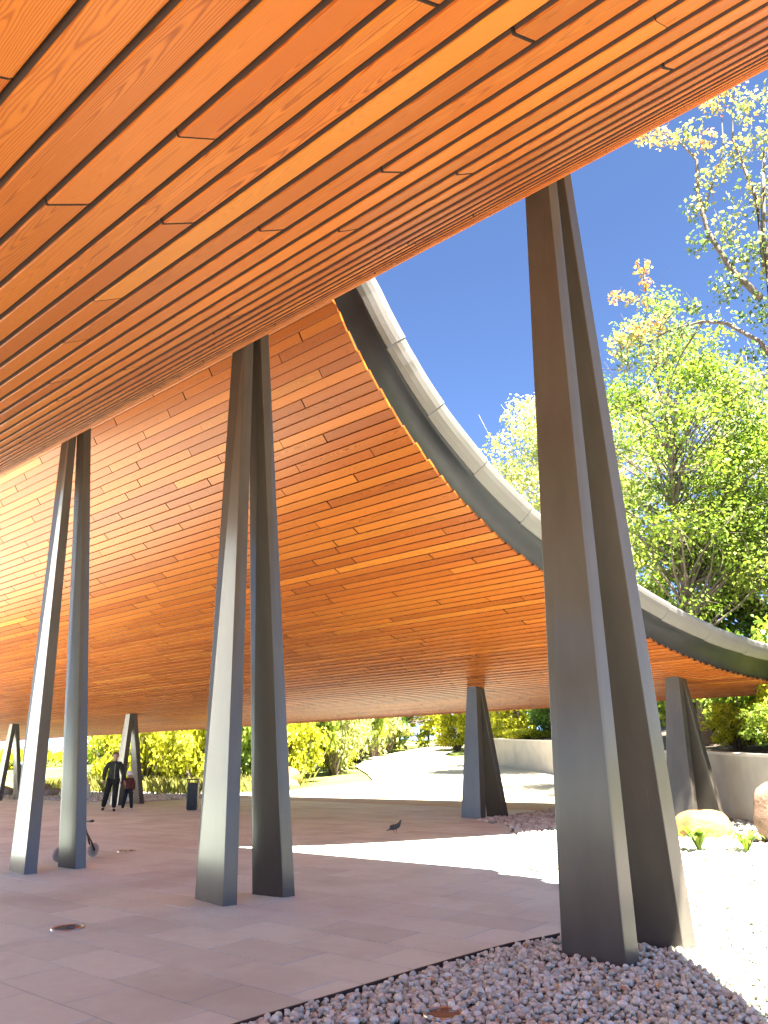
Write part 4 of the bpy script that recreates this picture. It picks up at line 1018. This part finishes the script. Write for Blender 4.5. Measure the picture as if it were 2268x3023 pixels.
def hand(parent, wrist, direc, size=1.0, curl=0.3):
    """palm with five separate bent fingers, rooted at the wrist"""
    w = Vector(wrist); d = Vector(direc).normalized(); side = d.cross(Vector((0, 1, 0)))
    if side.length < .1: side = Vector((1, 0, 0))
    side.normalize(); nrm = d.cross(side); m = MB(); k = size
    m.tube([w, w + d * .035 * k, w + d * .085 * k], [.024 * k, .036 * k, .034 * k], 8)
    for i, L in enumerate((.062, .074, .078, .070)):
        b = w + d * .075 * k + side * (i - 1.5) * .018 * k; kn = b + d * L * .5 * k; m.tube([b, kn, kn + (d * (1 - curl) + nrm * curl).normalized() * L * .55 * k], [.009 * k, .0085 * k, .0065 * k], 6)
    b = w + d * .03 * k - side * .03 * k; kn = b - side * .025 * k + d * .03 * k; m.tube([b, kn, kn + d * .032 * k + nrm * .01 * k], [.011 * k, .010 * k, .008 * k], 6)
    return m.build('hand', SKIN_M, parent, True)
def person(label, loc, rz, H, J, jm, tm, sm, hair=True, hat=None, group=None, zipm=None):
    """J: joint positions for a 1.75 m figure facing -Y; scaled to height H"""
    root = empty('person', loc, rz); tag(root, label, 'person', group); k = H / 1.75
    def p(n, r): return tuple(v * k for v in J[n]) + (tuple(a * k for a in r) if isinstance(r, tuple) else r * k,)
    jac = {'waist': p('waist', (.20, .14)), 'chest': p('chest', (.215, .145)), 'neckb': p('neckb', .085), 'shL': p('shL', .098), 'elL': p('elL', .076), 'wrL': p('wrL', .055), 'shR': p('shR', .098), 'elR': p('elR', .076), 'wrR': p('wrR', .055), 'hem': p('hem', (.20, .145))}
    skin_mesh('jacket', jac, [('waist', 'chest'), ('chest', 'neckb'), ('waist', 'hem'), ('chest', 'shL'), ('shL', 'elL'), ('elL', 'wrL'), ('chest', 'shR'), ('shR', 'elR'), ('elR', 'wrR')], jm, root)
    tr = {'pelvis': p('pelvis', (.175, .13)), 'hipL': p('hipL', .12), 'knL': p('knL', .095), 'anL': p('anL', .078), 'hipR': p('hipR', .12), 'knR': p('knR', .095), 'anR': p('anR', .078)}
    skin_mesh('trousers', tr, [('pelvis', 'hipL'), ('hipL', 'knL'), ('knL', 'anL'), ('pelvis', 'hipR'), ('hipR', 'knR'), ('knR', 'anR')], tm, root)
    for s in 'LR':
        a = Vector(J['an' + s]) * k; t = Vector(J['to' + s]) * k; m = MB(); d = (t - a); d.z = 0; d = d.normalized() if d.length > .01 else Vector((0, -1, 0))
        b = Vector((a.x, a.y, max(a.z - .05 * k, .045 * k))); m.tube([b - d * .07 * k, b, b + d * .09 * k, b + d * .17 * k - Vector((0, 0, .012 * k))], [.036 * k, .044 * k, .042 * k, .026 * k], 8); m.build('shoe', sm, root, True)
        w = Vector(J['wr' + s]) * k; e = Vector(J['el' + s]) * k; hand(root, tuple(w), tuple((w - e)), k)
    nb = Vector(J['neckb']) * k; hc = Vector(J['head']) * k
    m = MB(); m.tube([nb - Vector((0, 0, .03 * k)), nb * .5 + hc * .5, hc], [.058 * k, .052 * k, .05 * k], 8); m.build('neck', SKIN_M, root, True)
    hr = .115 * k * (1.22 if H < 1.4 else 1.0); hd = head(root, tuple(hc), hr, HAIR, hair)
    if hat:
        m = MB(); m.lathe([(hr * 1.02, -hr * .15), (hr * 1.03, hr * .35), (hr * .85, hr * .9), (hr * .4, hr * 1.22), (0.0001, hr * 1.28)], (hc.x, hc.y + hr * .05, hc.z + hr * .1), 16); m.ell((hc.x, hc.y - hr * .9, hc.z + hr * .12), (hr * .8, hr * .55, hr * .08), 12, 5); m.build('hat', hat, root, True)
    if zipm:
        m = MB(); cz = Vector(J['chest']) * k; m.box((cz.x + .02, cz.y - .135 * k, (J['neckb'][2] + J['hem'][2]) / 2 * k - .03), (.014, .012, .50 * k)); m.build('zip', zipm, root)
    return root
STAND = dict(pelvis=(0, 0, .96), waist=(0, 0, 1.06), hem=(0, 0, .90), chest=(0, 0, 1.32), neckb=(0, .0, 1.49), head=(0, -.02, 1.63), shL=(.185, 0, 1.42), shR=(-.185, 0, 1.42), elL=(.255, .02, 1.15), elR=(-.255, .02, 1.15), wrL=(.27, -.05, .91), wrR=(-.27, -.05, .91),
    hipL=(.095, 0, .90), hipR=(-.095, 0, .90), knL=(.11, -.04, .50), knR=(-.11, -.04, .50), anL=(.11, .02, .09), anR=(-.11, .02, .09), toL=(.12, -.14, .03), toR=(-.12, -.14, .03))
MAN = dict(STAND, head=(.02, -.02, 1.63), elR=(-.285, .03, 1.15), wrR=(-.285, -.08, .92), elL=(.27, .0, 1.15), wrL=(.33, -.05, .90), hipR=(-.10, 0, .90), knR=(-.17, -.02, .51), anR=(-.24, .16, .12), toR=(-.26, .0, .03), knL=(.08, -.12, .50), anL=(.08, -.12, .09), toL=(.1, -.28, .03))
CAMDIR = math.radians(59)
ZIP = simple('zip_metal', (0.25, 0.22, 0.17), 0.4, 0.6)
person('man in dark jacket and trousers walking hand in hand with a child', (-23.35, 14.05, 0), CAMDIR, 1.76, MAN, C_JACK, C_TROU, C_SHOE, group='people under the canopy', zipm=ZIP)
KID = dict(STAND, shR=(-.2, 0, 1.38), elR=(-.31, -.02, 1.22), wrR=(-.40, -.05, 1.27), elL=(.25, .03, 1.14), wrL=(.24, -.06, .93), waist=(0, 0, 1.04), hem=(0, 0, .80), head=(0, -.02, 1.62), knR=(-.15, .0, .5), anR=(-.20, .14, .10), toR=(-.22, 0, .03), knL=(.13, -.1, .5), anL=(.19, -.10, .09), toL=(.22, -.26, .03))
person('small child in maroon coat and white hat holding the man\'s hand', (-23.10, 14.46, 0), CAMDIR + 0.1, 1.16, KID, C_RED, C_NAVY, C_WHITE, hat=C_WHITE, group='people under the canopy')
LADY = dict(STAND, elL=(.27, -.02, 1.16), wrL=(.40, -.1, 1.0))
person('person almost hidden behind the lit left columns, only the hand with a bag showing', (-24.35, 13.25, 0), CAMDIR, 1.66, LADY, C_JACK, C_TROU, C_SHOE, group='people under the canopy')
bend = dict(STAND, waist=(0, .02, 1.0), chest=(0, -.30, 1.12), neckb=(0, -.46, 1.14), head=(0, -.60, 1.12), shL=(.18, -.38, 1.10), shR=(-.18, -.38, 1.10), elL=(.22, -.45, .85), elR=(-.22, -.45, .85), wrL=(.2, -.55, .62), wrR=(-.2, -.55, .62), hem=(0, .05, .92))
person('distant figure in pale blue bending over on the far lawn', (-68.5, 32.3, float(terrain(-68.5, 32.3)) - .09), CAMDIR + 1.2, 1.7, bend, C_BLUE, C_GREYT, C_SHOE, group='distant people')
WALK = dict(STAND, knR=(-.11, -.18, .52), anR=(-.11, -.2, .1), toR=(-.11, -.36, .05), knL=(.11, .05, .5), anL=(.11, .28, .16), toL=(.11, .16, .05))
person('distant walker in white at the top of the path', (-46.4, 62.5, float(terrain(-46.4, 62.5))), CAMDIR - 0.6, 1.72, WALK, C_WHITE, C_GREYT, C_SHOE, group='distant people')
# tote bag in the hidden person's hand
BAGM = cloth('canvas_bag', (0.33, 0.31, 0.27))
bag = empty('tote_bag', (-24.1, 13.62, 0.42), CAMDIR); tag(bag, 'pale canvas bag hanging from the hidden person\'s hand', 'bag')
m = MB(); m.hexa([(-.09, -.05, 0.0), (.09, -.05, 0), (.09, .05, 0), (-.09, .05, 0)], [(-.07, -.02, .40), (.07, -.02, .40), (.07, .02, .40), (-.07, .02, .40)]); bevel(m.build('pouch', BAGM, bag), .02, 2)
m = MB(); m.tube([(-.06, 0, .39), (-.05, 0, .52), (0, 0, .58), (.05, 0, .52), (.06, 0, .39)], .008, 6); m.build('handle', BAGM, bag, True)
# pigeon
PIG = simple('slate_feathers', (0.045, 0.052, 0.058), 0.6, var=0.3, scale=25); PIGN = simple('dark_neck_feathers', (0.02, 0.035, 0.032), 0.4)
pg = empty('pigeon', (-10.68, 12.78, 0), math.radians(38)); pg.scale = (.88, .88, .88); tag(pg, 'dark grey pigeon walking on the shaded paving', 'pigeon')
skin_mesh('body', {'b': (0, 0, .135, (.062, .058)), 'br': (.075, 0, .165, (.055, .055)), 'n': (.115, 0, .225, .03), 'h': (.128, 0, .268, .026), 'h2': (.142, 0, .272, .018), 'r': (-.085, 0, .10, (.045, .034)), 't': (-.15, 0, .075, (.034, .014)), 't2': (-.21, 0, .052, (.03, .008))}, [('b', 'br'), ('br', 'n'), ('n', 'h'), ('h', 'h2'), ('b', 'r'), ('r', 't'), ('t', 't2')], PIG, pg)
m = MB(); m.tube([(.150, 0, .270), (.166, 0, .266), (.180, 0, .259)], [.007, .005, .001], 6); m.build('beak', C_SHOE, pg, True)
for s in (-1, 1):
    m = MB(); m.ell((-.02, s * .048, .142), (.105, .016, .045), 12, 6); m.build('wing', PIGN, pg, True)
    m = MB(); m.tube([(.01 - .03 * s, s * .022, .09), (.0 - .03 * s, s * .024, .045), (.005 - .03 * s, s * .024, .008)], [.011, .006, .005], 6)
    for a in (-.5, 0, .5): m.tube([(.005 - .03 * s, s * .024, .006), (.005 - .03 * s + .032 * math.cos(a), s * .024 + .032 * math.sin(a), .004)], [.004, .002], 5)
    m.build('leg', simple('pigeon_leg', (0.22, 0.07, 0.06), 0.6) if s < 0 else bpy.data.materials['pigeon_leg'], pg, True)
# child's balance bike behind the left column pair
BLK = simple('black_plastic', (0.014, 0.014, 0.015), 0.45); TYRE = simple('cream_tyre', (0.46, 0.42, 0.36), 0.8); FRM = simple('dark_frame', (0.03, 0.028, 0.03), 0.35, 0.3)
bk = empty('balance_bike', (-12.60, 7.02, 0), math.radians(99)); tag(bk, 'child\'s balance bike with cream tyres, mostly hidden behind the left columns', 'bike')
for x in (-.33, .33):
    m = MB(); m.lathe([(.086, -.018), (.098, -.022), (.108, -.012), (.111, 0), (.108, .012), (.098, .022), (.086, .018), (.086, -.018)], (x, 0, .111), 28, 'y'); w = m.build('wheel', TYRE, bk, True)
    m = MB(); m.lathe([(.070, -.014), (.087, -.016), (.087, .016), (.070, .014), (.070, -.014)], (x, 0, .111), 28, 'y'); m.lathe([(.0001, -.026), (.018, -.026), (.018, .026), (.0001, .026)], (x, 0, .111), 14, 'y')
    for a in range(3): t_ = a * 2.094 + .5; m.tube([(x, 0, .111), (x + .078 * math.cos(t_), 0, .111 + .078 * math.sin(t_))], .011, 6)
    m.build('rim', BLK, w, True)
m = MB(); m.tube([(-.33, .035, .111), (-.16, .03, .25), (.10, .0, .33), (.165, 0, .40)], .016, 8); m.tube([(-.33, -.035, .111), (-.16, -.03, .25)], .016, 8); m.tube([(-.14, 0, .26), (-.16, 0, .37)], .014, 8); m.build('frame', FRM, bk, True)
m = MB(); m.tube([(.33, .034, .111), (.25, .03, .25), (.18, 0, .37), (.09, 0, .56)], .014, 8); m.tube([(.33, -.034, .111), (.25, -.03, .25), (.18, 0, .37)], .014, 8); m.build('fork', FRM, bk, True)
m = MB(); m.tube([(.08, -.21, .575), (.09, -.08, .565), (.09, .08, .565), (.08, .21, .575)], .011, 8); hb = m.build('handlebar', FRM, bk, True)
for s in (-1, 1): m = MB(); m.tube([(.083, s * .15, .572), (.078, s * .25, .578)], [.017, .018], 8); m.build('grip', BLK, hb, True)
m = MB(); m.ell((-.17, 0, .385), (.12, .06, .03), 14, 6); m.build('seat', BLK, bk, True)
# litter bin
BIN = simple('bin_metal', (0.020, 0.024, 0.022), 0.5, 0.2)
bn = empty('litter_bin', (-21.2, 15.55, 0), math.radians(45)); tag(bn, 'dark square litter bin beside the middle column pair', 'bin')
m = MB(); m.hexa([(-.16, -.16, .03), (.16, -.16, .03), (.16, .16, .03), (-.16, .16, .03)], [(-.165, -.165, .80), (.165, -.165, .80), (.165, .165, .80), (-.165, .165, .80)]); bevel(m.build('body', BIN, bn), .012, 2)
m = MB(); m.box((0, 0, .90), (.35, .35, .035)); bevel(m.build('lid', BIN, bn), .01, 2)
for a, b in ((-1, -1), (1, -1), (1, 1), (-1, 1)): m = MB(); m.box((a * .145, b * .145, .842), (.03, .03, .082)); m.build('lid_post', BIN, bn)
m = MB(); m.box((0, 0, .015), (.28, .28, .03)); m.build('plinth', BIN, bn)
# recessed ground lights
RING = simple('light_ring_steel', (0.45, 0.43, 0.40), 0.28, 0.9, var=0.06); 
tg = NT('light_glass'); tg.set(Base_Color=(0.10, 0.10, 0.10), Roughness=0.06, Metallic=0.0); tg.p.inputs['Specular IOR Level'].default_value = 1.0; GLASS = tg.m
for lab, x, y, r, z in (('round recessed light flush in the paving, front left', -7.58, 4.21, .155, 0.0), ('round recessed light in the paving beyond the bike', -12.88, 8.12, .155, 0.0), ('round recessed light set among the gravel pebbles', -3.22, 4.27, .125, 0.0)):
    e = empty('ground_light', (x, y, z)); tag(e, lab, 'light', 'recessed ground lights')
    m = MB(); m.lathe([(r * .80, .002), (r * .82, .011), (r * .96, .012), (r, .008), (r + .002, -.03)], (0, 0, 0), 36); rg = m.build('ring', RING, e, True)
    m = MB(); m.lathe([(r * .805, -.03), (r * .805, .006), (.0001, .007)], (0, 0, 0), 36); m.build('lens', GLASS, e)
bake_skins()
